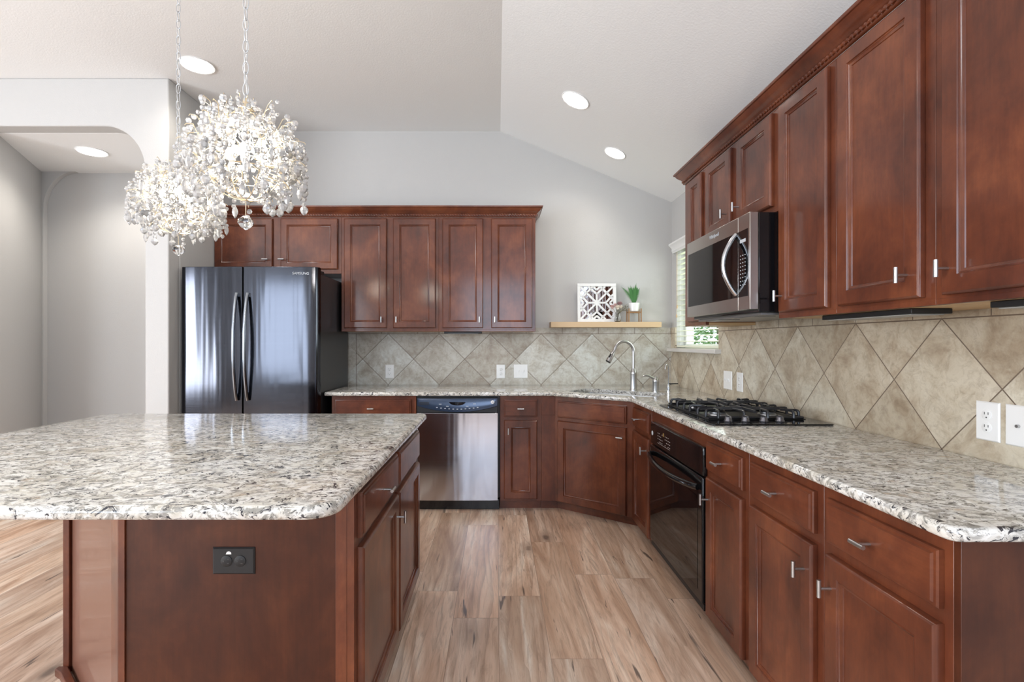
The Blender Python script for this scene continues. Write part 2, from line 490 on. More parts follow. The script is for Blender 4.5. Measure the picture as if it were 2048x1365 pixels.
# ------------------------------------------------------------------ room shell
D = 4.60; XW = 1.575; CZ = 3.20; XR = .03; ZR = 2.558; YB = -3.1; XL = -6.1
structure(put('floor', (MB().box(XL-.1, XW+.2, YB-.1, 6.2, -.08, 0), M['floor'])))
structure(put('ceiling', (MB().prism([(0,0)]*0 or [(XL-.1,YB-.1),(XR,YB-.1),(XR,D+.15),(XL-.1,D+.15)], CZ, CZ+.1), M['ceiling'])))
mb = MB(); e = XW+.2; ze = CZ-(CZ-ZR)*(e-XR)/(XW-XR)
mb.add([(XR,YB-.1,CZ),(e,YB-.1,ze),(e,D+.15,ze),(XR,D+.15,CZ),(XR,YB-.1,CZ+.1),(e,YB-.1,ze+.1),(e,D+.15,ze+.1),(XR,D+.15,CZ+.1)],
       [(0,3,2,1),(4,5,6,7),(0,1,5,4),(1,2,6,5),(2,3,7,6),(3,0,4,7)])
structure(put('ceiling_slope', (mb, M['ceiling'])))
# back wall
mb = MB(); mb.add([(-2.54,D,0),(e,D,0),(e,D,ze),(XR,D,CZ),(-2.54,D,CZ),(-2.54,D+.15,0),(e,D+.15,0),(e,D+.15,ze),(XR,D+.15,CZ),(-2.54,D+.15,CZ)],
                  [(0,1,2,3,4),(9,8,7,6,5),(0,5,6,1),(1,6,7,2),(2,7,8,3),(3,8,9,4),(4,9,5,0)])
structure(put('wall_back', (mb, M['wall'])))
# right wall with the window opening
WY0, WY1, WZ0, WZ1 = 3.60, 4.47, 1.245, 2.13
mb = MB(); xo = XW+.15
mb.box(XW, xo, YB, WY0, 0, 2.6).box(XW, xo, WY1, D, 0, 2.6).box(XW, xo, WY0, WY1, 0, WZ0).box(XW, xo, WY0, WY1, WZ1, 2.6)
structure(put('wall_right', (mb, M['wall'])))
# left arch wall: opening with rounded head, hall behind
YA = 3.68; XA = -2.37; XJ = -2.54; AZ = 2.855; XH = -3.735
arch = []
r1, r2 = .29, .335
mb = MB()
hx = [XJ - r1 + r1*cos(pi/2*k/14) for k in range(15)]; hz = [AZ - r2 + r2*sin(pi/2*k/14) for k in range(15)]
def wallpiece(pts, y0, y1):     # polygon in x,z
    n = len(pts)
    mb.add([(x,y0,z) for x,z in pts]+[(x,y1,z) for x,z in pts],
           [tuple(range(n)), tuple(range(2*n-1,n-1,-1))]+[(i,n+i,n+(i+1)%n,(i+1)%n) for i in range(n)])
wallpiece([(XJ, 0)]+[(a,b) for a,b in zip(hx,hz)]+[(XH, AZ),(XH, CZ),(XA, CZ),(XA, 0)], YA, YA+.13)
wallpiece([(XL, 0),(XH-.001, 0),(XH-.001, CZ),(XL, CZ)], YA, YA+.13)
mb.box(XJ, XA, YA+.13, D, 0, CZ)
structure(put('wall_left', (mb, M['wall']), bevel=.008))
structure(put('ceiling_hall', (MB().box(-5.2, XJ-.002, YA+.13, 4.72, AZ, AZ+.1), M['ceiling'])))
# hall far wall, and the rounded shallow opening in it
mb = MB()
YH = 4.60
mb.prism([(-3.737,YA+.1302),(-4.16,4.6545),(-5.1,4.6545),(-5.1,YA+.1302)], 0, AZ)
mb.box(-5.2, XJ, 4.70, 4.80, 0, AZ)
structure(put('wall_hall_left', (mb, M['wall'])))
mb = MB()
xk = (80-994)*4.62/F; rr = .29; rv = .335
pts = [(-4.4,0),(xk,0)]+[(xk+rr-rr*cos(pi/2*k/12), AZ-rv+rv*sin(pi/2*k/12)) for k in range(13)]+[(-4.4, AZ)]
wallpiece(pts, 4.655, 4.699)
structure(put('wall_hall_far', (mb, M['wall']), bevel=.006))
# rest of the room behind the camera
mb = MB()
def wallholes(mb, axis, c0, c1, a0, a1, z1, holes):
    xs = a0
    for h0, h1, hz0, hz1 in holes:
        for (p, q, r, s_) in ((xs, h0, 0, z1), (h0, h1, 0, hz0), (h0, h1, hz1, z1)):
            if axis == 'x': mb.box(p, q, c0, c1, r, s_)
            else: mb.box(c0, c1, p, q, r, s_)
        xs = h1
    if axis == 'x': mb.box(xs, a1, c0, c1, 0, z1)
    else: mb.box(c0, c1, xs, a1, 0, z1)
wallholes(mb, 'x', YB-.1, YB, XL, XW+.15, CZ, [(-4.9,-3.1,.5,2.6),(-.85,1.05,.85,2.85)])
structure(put('wall_rear', (mb, M['wall'])))
mb = MB(); wallholes(mb, 'y', XL-.1, XL, YB, YA+.13, CZ, [(-2.0,.8,.35,2.6)])
structure(put('wall_far_left', (mb, M['wall'])))

# ------------------------------------------------------------------ backsplash
TX = 1.563; TY = 4.588; TZ = 1.426
mb = MB(); mb.box(-1.345, TX-.0005, TY, D-.001, .90, TZ)
bs = put('tile_backsplash', (mb, M['tile_back']))
tag(bs, 'beige stone tile backsplash in diamond pattern along the far wall behind the sink', 'backsplash')
mb = MB(); xt = XW-.001; mb.box(TX, xt, .98, WY0, .90, TZ).box(TX, xt, WY1, TY, .90, TZ).box(TX, xt, WY0, WY1, .90, WZ0)
bs = put('tile_backsplash', (mb, M['tile_right']))
tag(bs, 'beige stone tile backsplash in diamond pattern on the right wall behind the cooktop', 'backsplash')

# ------------------------------------------------------------------ cabinets
DOOR = [(0,-.013),(.003,-.0175),(.007,-.0205),(.052,-.0205),(.054,-.0165),(.0575,-.0175),(.0595,-.0145),(.066,-.0115),(.0675,-.0085)]
DRAW = [(0,-.011),(.003,-.0150),(.009,-.0155),(.012,-.0205)]
def knob_mesh(vertical):
    mb = MB(); mb.cyl((0,0,0), (0,-.030,0), .0042, n=12)
    if vertical: mb.cyl((0,-.034,-.024), (0,-.034,.024), .0058, n=14)
    else: mb.cyl((-.024,-.034,0), (.024,-.034,0), .0058, n=14)
    return mb.mesh('knob', M['nickel'])
KV, KH = knob_mesh(True), knob_mesh(False)
def front(kind, parent, x0, x1, z0, z1, knob=None, kv=True, mat=None):
    prof = DOOR if kind == 'door' else DRAW
    o = put(kind, (MB().panel(x0, x1, z0, z1, prof), mat or (M['cherry'] if kind == 'door' else M['cherry_h'])), parent, (0,-.0005,0))
    if knob:
        put('knob', KV if kv else KH, o, (knob[0], -.0195, knob[1]))
    return o
def cabinet(name, label, loc, rz, x0, x1, z0, z1, depth, toe=0.0, bottom=False, group=None, kneel=None):
    r = empty(name, loc, rz); tag(r, label, 'cabinet', group)
    mb = MB()
    if bottom:
        mb.box(x0, x1, .0, depth, z0+.016, z1); mb.box(x0, x1, 0, .02, z0, z0+.017)
    else: mb.box(x0, x1, 0, depth, z0, z1)
    put('cabinet_body', (mb, M['cherry']), r, bevel=.0012)
    if bottom: put('bottom_panel', (MB().box(x0+.001, x1-.001, .0205, depth, z0+.0005, z0+.0155), M['maple']), r)['label'] = 'pale maple underside'
    if toe: put('toe_kick', (MB().box(x0, x1, .065, depth, 0, z0-.0005), M['cherry_h']), r)
    return r

# --- back run uppers (front plane Y 4.285)
YU = 4.285; dpt = TY-.002-YU
def ux(px): return (px-994)*4.265/F
c = cabinet('wall_cabinet', 'short two-door cherry cabinet above the dark refrigerator', (0,YU,0), 0, -2.362, -1.3075, 1.871, 2.345, dpt)
front('door', c, ux(428), ux(544.5), 1.905, 2.331, (ux(532.7), 1.985), False)
front('door', c, ux(560.7), ux(675), 1.905, 2.331, (ux(565), 1.985), False)
c = cabinet('wall_cabinet', 'tall two-door cherry wall cabinet directly right of the refrigerator, above the left outlet', (0,YU,0), 0, -1.3065, -.4885, 1.385, 2.345, dpt, bottom=True)
front('door', c, ux(687.7), ux(773), 1.413, 2.331, (ux(763.5), 1.483))
front('door', c, ux(786), ux(871), 1.413, 2.331, (ux(793.5), 1.483))
c = cabinet('wall_cabinet', 'tall two-door cherry wall cabinet next to the floating shelf, above the dishwasher', (0,YU,0), 0, -.4875, .3225, 1.385, 2.345, dpt, bottom=True)
front('door', c, ux(884.6), ux(966), 1.413, 2.331, (ux(959), 1.483))
front('door', c, ux(982.5), ux(1064.6), 1.413, 2.331, (ux(989.5), 1.483))

CROWN = [(0,2.3455),(.004,2.3455),(.010,2.349),(.012,2.352),(.012,2.372),(.018,2.376),(.021,2.382),(.030,2.388),(.041,2.399),(.049,2.411),(.052,2.416),(.058,2.418),(.060,2.422),(.060,2.430),(0,2.430)]
def rope(path, out, z, parent):
    P = [Vector(p) for p in path]; mb = MB()
    for i in range(len(P)-1):
        a = (P[i+1]-P[i]); L = a.length; a.normalize(); nr = Vector((a.y,-a.x))
        m = int(L/.0035); k = 8; vs = []
        for j in range(m+1):
            s_ = L*j/m; c0 = P[i]+a*s_+nr*out
            for q in range(k):
                th = 2*pi*q/k; r = .0078*(1+.30*cos(2*th-s_*2*pi/.022))
                vs.append((c0.x+nr.x*cos(th)*r, c0.y+nr.y*cos(th)*r, z+sin(th)*r))
        mb.add(vs, [(j*k+q, j*k+(q+1)%k, (j+1)*k+(q+1)%k, (j+1)*k+q) for j in range(m) for q in range(k)]+[tuple(range(k)), tuple(m*k+q for q in range(k))])
    return put('rope_trim', (mb, M['cherry_h']), parent)
r = empty('crown_moulding', (0,0,0)); tag(r, 'cherry crown moulding with rope bead along the far wall cabinets', 'moulding')
p = [(-2.36,YU),(.3225,YU),(.3225,TY)]
sweep(p, CROWN, M['cherry_h'], 'moulding', r)
rope([(-2.36,YU),(.330,YU)], .013, 2.362, r); rope([(.3225,YU-.008),(.3225,TY)], .013, 2.362, r)

# --- right run uppers (front plane X 1.26), local x = -Y
XU = 1.26; dr = TX-.002-XU
def ry(px, X=1.24): return X*F/(px-994)
def right_cab(label, y1, y0, z0, z1, bottom=True):
    return cabinet('wall_cabinet', label, (XU,0,0), -pi/2, -y1, -y0, z0, z1, dr, bottom=bottom)
ZB = 1.396; ZT = 2.345; DZ0, DZ1 = 1.421, 2.331
c = right_cab('narrow full-height cherry cabinet at the window end, left of the microwave', 3.414, 3.079, ZB, ZT)
front('door', c, -ry(1375), -ry(1400.6), DZ0, DZ1)
c = right_cab('short two-door cherry cabinet directly above the microwave', 3.078, 2.281, 1.880, ZT)
front('door', c, -ry(1409.8), -ry(1458.5), 1.910, DZ1, (-2.755, 1.985))
front('door', c, -ry(1472), -ry(1540), 1.910, DZ1, (-2.615, 1.985))
c = right_cab('tall cherry wall cabinet directly right of the microwave with its knob at lower left', 2.280, 1.893, ZB, ZT)
front('door', c, -ry(1555.6), -ry(1651.6), DZ0, DZ1, (-2.222, 1.492))
c = right_cab('tall cherry wall cabinet with knob at lower right, between its two right-wall neighbours', 1.892, 1.464, ZB, ZT)
front('door', c, -ry(1673.3), -ry(1838), DZ0, DZ1, (-1.543, 1.492))
c = right_cab('nearest tall cherry wall cabinet, cut off by the right edge of the photo', 1.463, 1.02, ZB, ZT)
front('door', c, -ry(1880), -1.05, DZ0, DZ1, (-1.402, 1.492))
r = empty('crown_moulding', (0,0,0)); tag(r, 'cherry crown moulding with rope bead along the right wall cabinets', 'moulding')
sweep([(TX,3.414),(XU,3.414),(XU,1.02)], CROWN, M['cherry_h'], 'moulding', r)
rope([(XU,3.421),(XU,1.02)], .013, 2.362, r); rope([(TX,3.414),(XU-.008,3.414)], .013, 2.362, r)

# under-cabinet lights
def tray(label, x0, x1, y0, y1, zt):
    t = empty('under_cabinet_light', ((x0+x1)/2, (y0+y1)/2, zt)); tag(t, label, 'light')
    a, b = (x1-x0)/2, (y1-y0)/2
    put('housing', (MB().box(-a, a, -b, b, -.017, 0), M['black_matte']), t, bevel=.002)
    put('lens', (MB().box(-a*.8, a*.8, -b*.93, b*.93, -.020, -.0175), plain('light_lens', (.35,.35,.34), .4)), t)
tray('slim dark under-cabinet light behind the two middle right-wall cabinets', 1.30, 1.43, 1.60, 2.04, ZB)
tray('slim dark under-cabinet light beneath the nearest right-wall cabinet, by the right photo edge', 1.30, 1.43, 1.05, 1.345, ZB)
tray('slim dark under-cabinet light beneath the far wall cabinets above the dishwasher', -.45, -.13, 4.33, 4.42, 1.3852)

# --- base cabinets, back run
YBF = 3.915; bd = TY-.003-YBF; BZ = .076; BT = .8835
def bx(px): return (px-994)*3.895/F
c = cabinet('base_cabinet', 'cherry base cabinet with one wide drawer between refrigerator and dishwasher', (0,YBF,0), 0, -1.268, -.6195, BZ, BT, bd, toe=1)
front('drawer', c, bx(669), bx(822), .722, .855, (bx(742.5), .787), False)
front('door', c, bx(669), bx(744), .093, .697, (bx(736), .63)); front('door', c, bx(747), bx(822), .093, .697, (bx(755), .63))
c = cabinet('base_cabinet', 'narrow cherry base cabinet with small drawer and door, right of the dishwasher', (0,YBF,0), 0, .0235, .341, BZ, BT, bd, toe=1)
front('drawer', c, bx(1008), bx(1074.7), .722, .855, (bx(1041), .787), False)
front('door', c, bx(1008), bx(1074.7), .093, .697, (bx(1016.8), .617))
# diagonal sink cabinet
XF = .945
P0 = Vector((.446, YBF)); P1 = Vector((XF, 3.529))
dv = P1-P0; L = dv.length; ang = math.atan2(dv.y, dv.x)
r = empty('corner_sink_cabinet', (P0.x, P0.y, 0), ang); tag(r, 'diagonal cherry corner sink cabinet with false drawer and one large door', 'cabinet')
inv = Matrix.Rotation(-ang, 2)
def loc2(x, y): v = inv @ (Vector((x, y))-P0); return (v.x, v.y)
pl = [(.342,YBF),(P0.x,P0.y),(P1.x,P1.y),(XF,3.512),(TX-.004,3.512),(TX-.004,TY-.004),(.342,TY-.004)]
mb = MB(); mb.prism([loc2(*q) for q in pl], BZ, .735)
# hollow top ring around the sink bowl
mb.prism([loc2(*q) for q in [(.342,YBF),(P0.x,P0.y),(P0.x+.012,P0.y+.014),(.342,YBF+.02)]], .735, BT)
n_ = Vector((-dv.y, dv.x)).normalized()*.018
mb.prism([loc2(*q) for q in [tuple(P0),tuple(P1),tuple(P1+n_),tuple(P0+n_)]], .735, BT)
mb.prism([loc2(*q) for q in [(XF,3.512),(TX-.004,3.512),(TX-.004,3.53),(XF,3.53)]], .735, BT)
mb.prism([loc2(*q) for q in [(.342,YBF+.02),(.36,YBF+.02),(.36,TY-.004),(.342,TY-.004)]], .735, BT)
put('cabinet_body', (mb, M['cherry']), r, bevel=.001)
tp = [(.342,YBF+.065),(P0.x+.03,P0.y+.065),(P1.x+.075,P1.y+.035),(P1.x+.075,3.512),(TX-.004,3.512),(TX-.004,TY-.004),(.342,TY-.004)]
put('toe_kick', (MB().prism([loc2(*q) for q in tp], 0, BZ-.0005), M['cherry_h']), r)
front('drawer', r, .030, L-.048, .722, .848)
front('door', r, .030, L-.048, .080, .697, (L-.083, .628), False)
# --- base cabinets, right run (front plane X .945)
def by(px): return .925*F/(px-994)
def base_r(label, y1, y0): return cabinet('base_cabinet', label, (XF,0,0), -pi/2, -y1, -y0, BZ-.006, BT, TX-.003-XF, toe=1)
DB, DT, WB, WT = .080, .692, .7245, .849
c = base_r('slim cherry base cabinet between the corner sink cabinet and the oven', 3.5095, 3.115)
front('drawer', c, -3.49, -by(1295), WB, WT, (-3.34, .787), False)
front('door', c, -3.49, -by(1295), DB, DT, (-3.175, .615))
c = base_r('narrow cherry base cabinet with drawer and door just right of the oven', 2.285, 1.910)
front('drawer', c, -by(1410.3), -by(1480.6), WB, WT, (-2.105, .787), False)
front('door', c, -by(1410.3), -by(1480.6), DB, DT, (-2.236, .600))
c = base_r('base cabinet second right of the oven, with knob at upper right of its door', 1.909, 1.473)
front('drawer', c, -by(1496.5), -by(1622.3), WB, WT, (-1.69, .787), False)
front('door', c, -by(1496.5), -by(1622.3), DB, DT, (-1.535, .606))
c = base_r('nearest cherry base cabinet of the right run, with its purple-sheened end panel facing out', 1.472, 1.055)
front('drawer', c, -by(1648), -by(1870), WB, WT, (-1.265, .787), False)
front('door', c, -by(1648), -by(1870), DB, DT, (-1.412, .606))
put('end_panel', (MB().box(-1.0545, -1.0376, 0, TX-.003-XF, 0, BT), M['cherry_panel']), c, bevel=.001)

# --- countertop with sink hole
nv = Vector((.627,.779)); tv = Vector((.779,-.627))
SC = Vector((.905,3.853))
def sinkloop(gr=0.0, n=12):
    hw, hl = .172+gr, .345+gr
    base = [(-hl,-hw),(hl,-hw),(hl,hw),(-hl,hw)]
    return [tuple(SC+tv*a+nv*b) for a, b in rounded(base, [.07]*4, n)]
outline = [(-1.316,3.875),(.415,3.872),(.912,3.487),(.912,1.022),(TX-.001,1.022),(TX-.001,TY-.001),(-1.316,TY-.001)]
outline = rounded(outline, [.012,.05,.05,.028,0,0,0], 6)
ct = put('countertop', slab_mesh(outline, .8842, .914, .012, sinkloop()))
tag(ct, 'long L-shaped speckled granite countertop running under the far and right walls', 'countertop')
# sink
r = empty('sink', (0,0,0)); tag(r, 'undermount stainless sink set diagonally in the corner countertop', 'sink')
mb = MB(); lp = sinkloop(.003); ins = offset_poly(lp, .012); n = len(lp)
rings = [[(x,y,.883) for x,y in sinkloop(.012)], [(x,y,.8835) for x,y in lp], [(x,y,.77) for x,y in offset_poly(lp,.004)], [(x,y,.752) for x,y in offset_poly(lp,.014)], [(x,y,.748) for x,y in offset_poly(lp,.04)]]
vs = [q for rg in rings for q in rg]
mb.add(vs, [(i*n+k, i*n+(k+1)%n, (i+1)*n+(k+1)%n, (i+1)*n+k) for i in range(4) for k in range(n)]+[tuple(4*n+k for k in range(n))])
put('basin', (mb, M['sinksteel']), r)
put('drain', (MB().lathe([(.045,0),(.045,.003),(.03,.0035),(.028,.001)], (SC.x,SC.y,.7485)), M['chrome']), r)

# ------------------------------------------------------------------ faucets
CT = .9142
r = empty('kitchen_faucet', (1.085,4.055,CT)); tag(r, 'tall brushed nickel gooseneck faucet behind the corner sink', 'faucet')
put('base', (MB().lathe([(.030,0),(.030,.006),(.0265,.010),(.0262,.012),(.0255,.125),(.0262,.128),(.0262,.139),(.024,.145),(.0185,.158),(.014,.172)]), M['nickel']), r)
dirs = Vector((-.95,-.30)).normalized(); R = .086
pts = [(0,0,.165),(0,0,.23),(0,0,.30)]
for k in range(1, 19):
    a = pi*.93*k/18; o = R*(1-cos(a)); h = .30+R*sin(a)
    pts.append((dirs.x*o, dirs.y*o, h))
last = Vector(pts[-1]); dd = (last-Vector(pts[-2])).normalized()
dd = (dd+Vector((dirs.x*.30, dirs.y*.30, 0))).normalized()
pts.append(tuple(last+dd*.012))
put('spout', (MB().tube(pts, .0125, 16), M['nickel']), r)
st = last+dd*.008; en = st+dd*.098
mb = MB(); mb.tube([st, st+dd*.02, st+dd*.028, st+dd*.075, en], [.0135,.0145,.0175,.0205,.0215], 20)
sh = put('spray_head', (mb, M['nickel']), r)
put('spray_button', (MB().tube([st+dd*.03+Vector((-.012,-.0135,.002)), st+dd*.06+Vector((-.014,-.0165,.002))], .006, 10), M['black_matte']), sh)['label'] = 'black button'
put('spray_rim', (MB().cyl(en-dd*.002, en+dd*.004, .0195), M['black_matte']), sh)
r = empty('faucet_handle', (1.215,3.905,CT)); tag(r, 'short nickel lever handle just right of the gooseneck faucet', 'faucet handle')
put('base', (MB().lathe([(.029,0),(.029,.005),(.0255,.009),(.025,.075),(.026,.078),(.026,.088),(.020,.098),(.0135,.107),(.011,.115),(.009,.118)]), M['nickel']), r)
put('lever', (MB().tube([(-.005,0,.098),(-.03,-.005,.108),(-.06,-.01,.124),(-.085,-.014,.126),(-.102,-.016,.119)], [.012,.010,.008,.007,.005], 12), M['nickel']), r)
r = empty('filter_tap', (1.318,3.92,CT)); tag(r, 'slim chrome drinking water tap with black lever in the counter corner', 'faucet')
put('base', (MB().lathe([(.020,0),(.020,.004),(.0125,.007),(.0125,.016),(.014,.018),(.014,.04),(.010,.045),(.010,.058)]), M['chrome']), r)
pt = [(0,0,.05),(0,0,.19)]+[(-.016*(1-cos(pi*k/8)), -.012*(1-cos(pi*k/8)), .19+.02*sin(pi*k/8)) for k in range(1,9)]+[(-.034,-.025,.172)]
put('spout', (MB().tube(pt, .0045, 10), M['chrome']), r)
put('lever', (MB().tube([(.0,0,.058),(.02,-.004,.060),(.07,-.008,.062)], [.006,.005,.004], 8), M['black_matte']), r)

# ------------------------------------------------------------------ dishwasher
r = empty('dishwasher', (-.302,3.895,0)); tag(r, 'stainless front dishwasher with dark control panel in the far base run', 'dishwasher')
W2 = .3095
put('cabinet_body', (MB().box(-W2-.006, W2+.013, .03, .67, .10, .880), M['black_matte']), r)
mb = MB(); nn = 14
def curvefront(mb, x0, x1, z0, z1, bulge, yb, seg=14, edge=.004):
    vs = []; 
    for i in range(seg+1):
        t_ = i/seg; x = x0+(x1-x0)*t_; y = -bulge*(1-(2*t_-1)**2)
        for z in (z0, z1): vs.append((x, y, z)); 
        for z in (z0, z1): vs.append((x, yb, z))
    fs = []
    for i in range(seg):
        a = 4*i; b = a+4
        fs += [(a,b,b+1,a+1),(a+2,a+3,b+3,b+2),(a,a+2,b+2,b),(a+1,b+1,b+3,a+3)]
    e_ = 4*seg; fs += [(0,1,3,2),(e_,e_+2,e_+3,e_+1)]
    mb.add(vs, fs)
curvefront(mb, -W2+.001, W2-.001, .084, .752, .006, .029)
put('door', (mb, M['steel']), r, bevel=.002)
put('control_panel', (MB().box(-W2+.001, W2-.001, .000, .029, .754, .870), M['black_matte']), r, bevel=.003)
cp = r.children[-1]
# raised curved fascia
vs = []; n = 20
for i in range(n+1):
    t_ = -1+2*i/n; x = t_*(W2-.004); zl = .762+.048*min(1, abs(t_))**2.0
    zu = .866-.003*(1-t_*t_)
    vs += [(x,-.010,zl),(x,-.014,zu-.01),(x,-.008,zu),(x,.0,zl-.004),(x,.0,zu)]
fs = []
for i in range(n):
    a = 5*i; b = a+5
    fs += [(a,b,b+1,a+1),(a+1,b+1,b+2,a+2),(a+2,b+2,b+4,a+4),(a,a+3,b+3,b),(a+3,a+4,b+4,b+3)]
fs += [(0,1,2,4,3),(5*n,5*n+3,5*n+4,5*n+2,5*n+1)]
mb = MB(); mb.add(vs, fs)
put('fascia', (mb, plain('dishwasher_fascia', (.035,.055,.10), .18, .3)), cp)
mb = MB(); q = []
for k in range(13):
    a = pi+pi*k/12; q.append((.062*cos(a), .838+.026*sin(a)))
vsn = [(x,-.0158,z) for x,z in q]+[(x,-.012,z) for x,z in q]; m = len(q)
mb.add(vsn, [tuple(range(m)), tuple(range(2*m-1,m-1,-1))]+[(i,m+i,m+(i+1)%m,(i+1)%m) for i in range(m)])
put('display', (mb, M['black_gloss']), cp)
mb = MB()
for k in range(11):
    x = -.155+.031*k; z = .790+.9*(x*x)*.6-.006
    mb.box(x-.006, x+.006, -.0155, -.0125, z-.0025, z+.0025)
for x, z in ((-.13,.822),(-.075,.806),(.075,.806),(.13,.824)): mb.box(x-.010, x+.010, -.0158, -.0125, z-.0016, z+.0016)
put('printed_marks', (mb, M['print']), cp)
mb = MB()
for k in range(3): mb.box(-.293, -.215, -.0150, -.012, .836-.008*k-.002, .836-.008*k+.002)
put('vent', (mb, M['black_matte']), cp)
put('badge', (MB().lathe([(.0135,0),(.0135,.0015),(.011,.002)], (.268,-.0125,.838), 24, 'y'), M['white_plastic']), cp)
text('GE', .013, plain('badge_letters', (.16,.2,.3), .4), cp, (.268,-.0150,.838), (pi/2,0,0), 'badge_lettering')
put('toe_panel', (MB().box(-W2-.003, W2+.008, .045, .08, .005, .080), M['black_gloss']), r)

# ------------------------------------------------------------------ refrigerator
FY = 3.77
r = empty('refrigerator', (-1.8335,FY,0)); tag(r, 'black stainless side-by-side refrigerator with two long curved handles', 'refrigerator')
x0, x1 = -.5135, .5135; sp = (488-994)*FY/F+1.8335
put('fridge_body', (MB().box(x0+.004, x1-.006, .062, .765, .03, 1.806), M['steel_side']), r, bevel=.004)
def fdoor(a, b, outer):
    mb = MB(); vs = []; seg = 26; zs = (.06, 1.851)
    for i in range(seg+1):
        t_ = i/seg; x = a+(b-a)*t_
        tt = (x-x0)/(x1-x0); y = -.018*(1-(2*tt-1)**2)
        dd_ = (x1-x) if outer > 0 else (x-x0)
        if dd_ < .030: y += .030-sqrt(max(0, .030**2-(.030-dd_)**2))
        for z in zs: vs.append((x, y, z))
        for z in zs: vs.append((x, .056, z))
    fs = []
    for i in range(seg):
        p_ = 4*i; q_ = p_+4
        fs += [(p_,q_,q_+1,p_+1),(p_+2,p_+3,q_+3,q_+2),(p_,p_+2,q_+2,q_),(p_+1,q_+1,q_+3,p_+3)]
    e_ = 4*seg; fs += [(0,1,3,2),(e_,e_+2,e_+3,e_+1)]
    mb.add(vs, fs); return mb
dl = put('freezer_door', (fdoor(x0, sp-.004, -1), M['steel_dark']), r, bevel=.003)
dR = put('fridge_door', (fdoor(sp+.004, x1, 1), M['steel_dark']), r, bevel=.003)
def handle(xc, par):
    mb = MB(); pts = []; rs = []
    for k in range(25):
        t_ = k/24; z = .868+.785*t_; y = -.030-.052*sin(pi*t_)**.75
        pts.append((xc, y, z)); rs.append(.0125)
    mb.tube(pts, rs, 12)
    mb.box(xc-.012, xc+.012, -.034, -.010, .868, .893); mb.box(xc-.012, xc+.012, -.034, -.010, 1.628, 1.653)
    put('handle', (mb, plain('dark_steel_handle', (.30,.33,.37), .18, 1.0)), par)
handle(sp-.040, dl); handle(sp+.040, dR)
text('SAMSUNG', .026, M['print'], dR, ((602-994)*3.765/F+1.8335, -.0105, CH+(687-547.5)*3.765/F), (pi/2,0,radians(6)), 'logo_lettering')
put('hinge_cover', (MB().box(x1-.10, x1-.01, .03, .16, 1.807, 1.835), M['black_matte']), r, bevel=.004)

# ------------------------------------------------------------------ microwave (local frame: x = -Y, y = depth)
Xm = 1.132
r = empty('microwave', (Xm,0,0), -pi/2); tag(r, 'stainless over-the-range microwave with curved handle beneath the right cabinets', 'microwave')
a, b, z0, z1 = -3.036, -2.283, 1.439, 1.876
put('housing', (MB().box(a+.002, b-.002, .040, TX-.004-Xm, 1.425, z1-.001), M['black_gloss']), r, bevel=.003)
ds = -2.394
dm = put('door', (MB().box(a, ds-.0012, 0, .038, z0, z1), M['steel_mw']), r, bevel=.002)
pm = put('control_panel', (MB().box(ds+.0012, b, 0, .038, z0, z1), M['steel_mw']), r, bevel=.002)
put('door_window', (MB().box(a+.022, ds-.002, -.0012, .001, 1.500, 1.806), M['black_glass']), dm)
put('keypad', (MB().box(ds+.002, b-.018, -.0012, .001, 1.500, 1.806), M['black_glass']), pm)
mb = MB()
for i in range(3):
    for j in range(9):
        x = ds+.026+.022*i; z = 1.555+.017*j; mb.box(x-.004, x+.004, -.0018, -.0008, z-.0018, z+.0018)
mb.box(ds+.02, ds+.075, -.0018, -.0008, 1.750, 1.765)
put('printed_marks', (mb, M['print']), pm)
pts = []
for k in range(25):
    t_ = k/24; pts.append((ds-.022, .002-.062*sin(pi*t_)**.85, 1.515+.285*t_))
put('handle', (MB().tube(pts, .0105, 14), M['chrome']), dm)
text('Whirlpool', .027, M['print'], dm, (-2.66, -.0006, 1.845), (pi/2,0,0), 'logo_lettering')
mb = MB(); mb.box(a+.02, b-.02, .06, .40, 1.414, 1.4245); mb.box(a+.10, a+.30, .07, .17, 1.411, 1.414); mb.box(b-.30, b-.10, .07, .17, 1.411, 1.414)
put('vent_panel', (mb, plain('vent_grey', (.22,.22,.22), .35, .6)), r)

# ------------------------------------------------------------------ wall oven under the cooktop
Xo = .925
r = empty('oven', (Xo,0,0), -pi/2); tag(r, 'black built-in oven below the cooktop in the right base run', 'oven')
a, b = -3.07, -2.290
put('housing', (MB().box(-3.1135, -2.2865, .022, TX-.004-Xo, .07, .8825), M['cherry_h']), r)
pm = put('control_panel', (MB().box(a, b, 0, .021, .686, .817), M['black_gloss']), r, bevel=.006)
dm = put('door', (MB().box(a, b, -.004, .021, .112, .680), M['black_gloss']), r, bevel=.006)
put('door_glass', (MB().box(a+.05, b-.05, -.0052, -.0038, .16, .585), M['black_glass']), dm)
put('vent', (MB().box(a, b, .004, .021, .082, .110), M['black_matte']), r)
pts = []
for k in range(25):
    t_ = k/24; pts.append((a+.03+(b-a-.06)*t_, -.012-.050*sin(pi*t_)**.6, .632-.012*sin(pi*t_)))
mb = MB(); mb.tube(pts, .0145, 12); put('handle', (mb, M['black_gloss']), dm)
mb = MB()
for i in range(8):
    for j in range(4):
        x = -2.93+.024*i+(.03 if i > 3 else 0); z = .722+.016*j
        if (i+j) % 5: mb.box(x-.0055, x+.0055, -.0008, .001, z-.0016, z+.0016)
mb.box(-2.94, -2.73, -.0008, .001, .712, .7135)
put('printed_marks', (mb, plain('oven_marks', (.42,.38,.36), .5)), pm)
put('badge', (MB().lathe([(.0135,0),(.0135,.0015),(.011,.002)], (a+.035,0,.752), 24, 'y'), M['print']), pm)
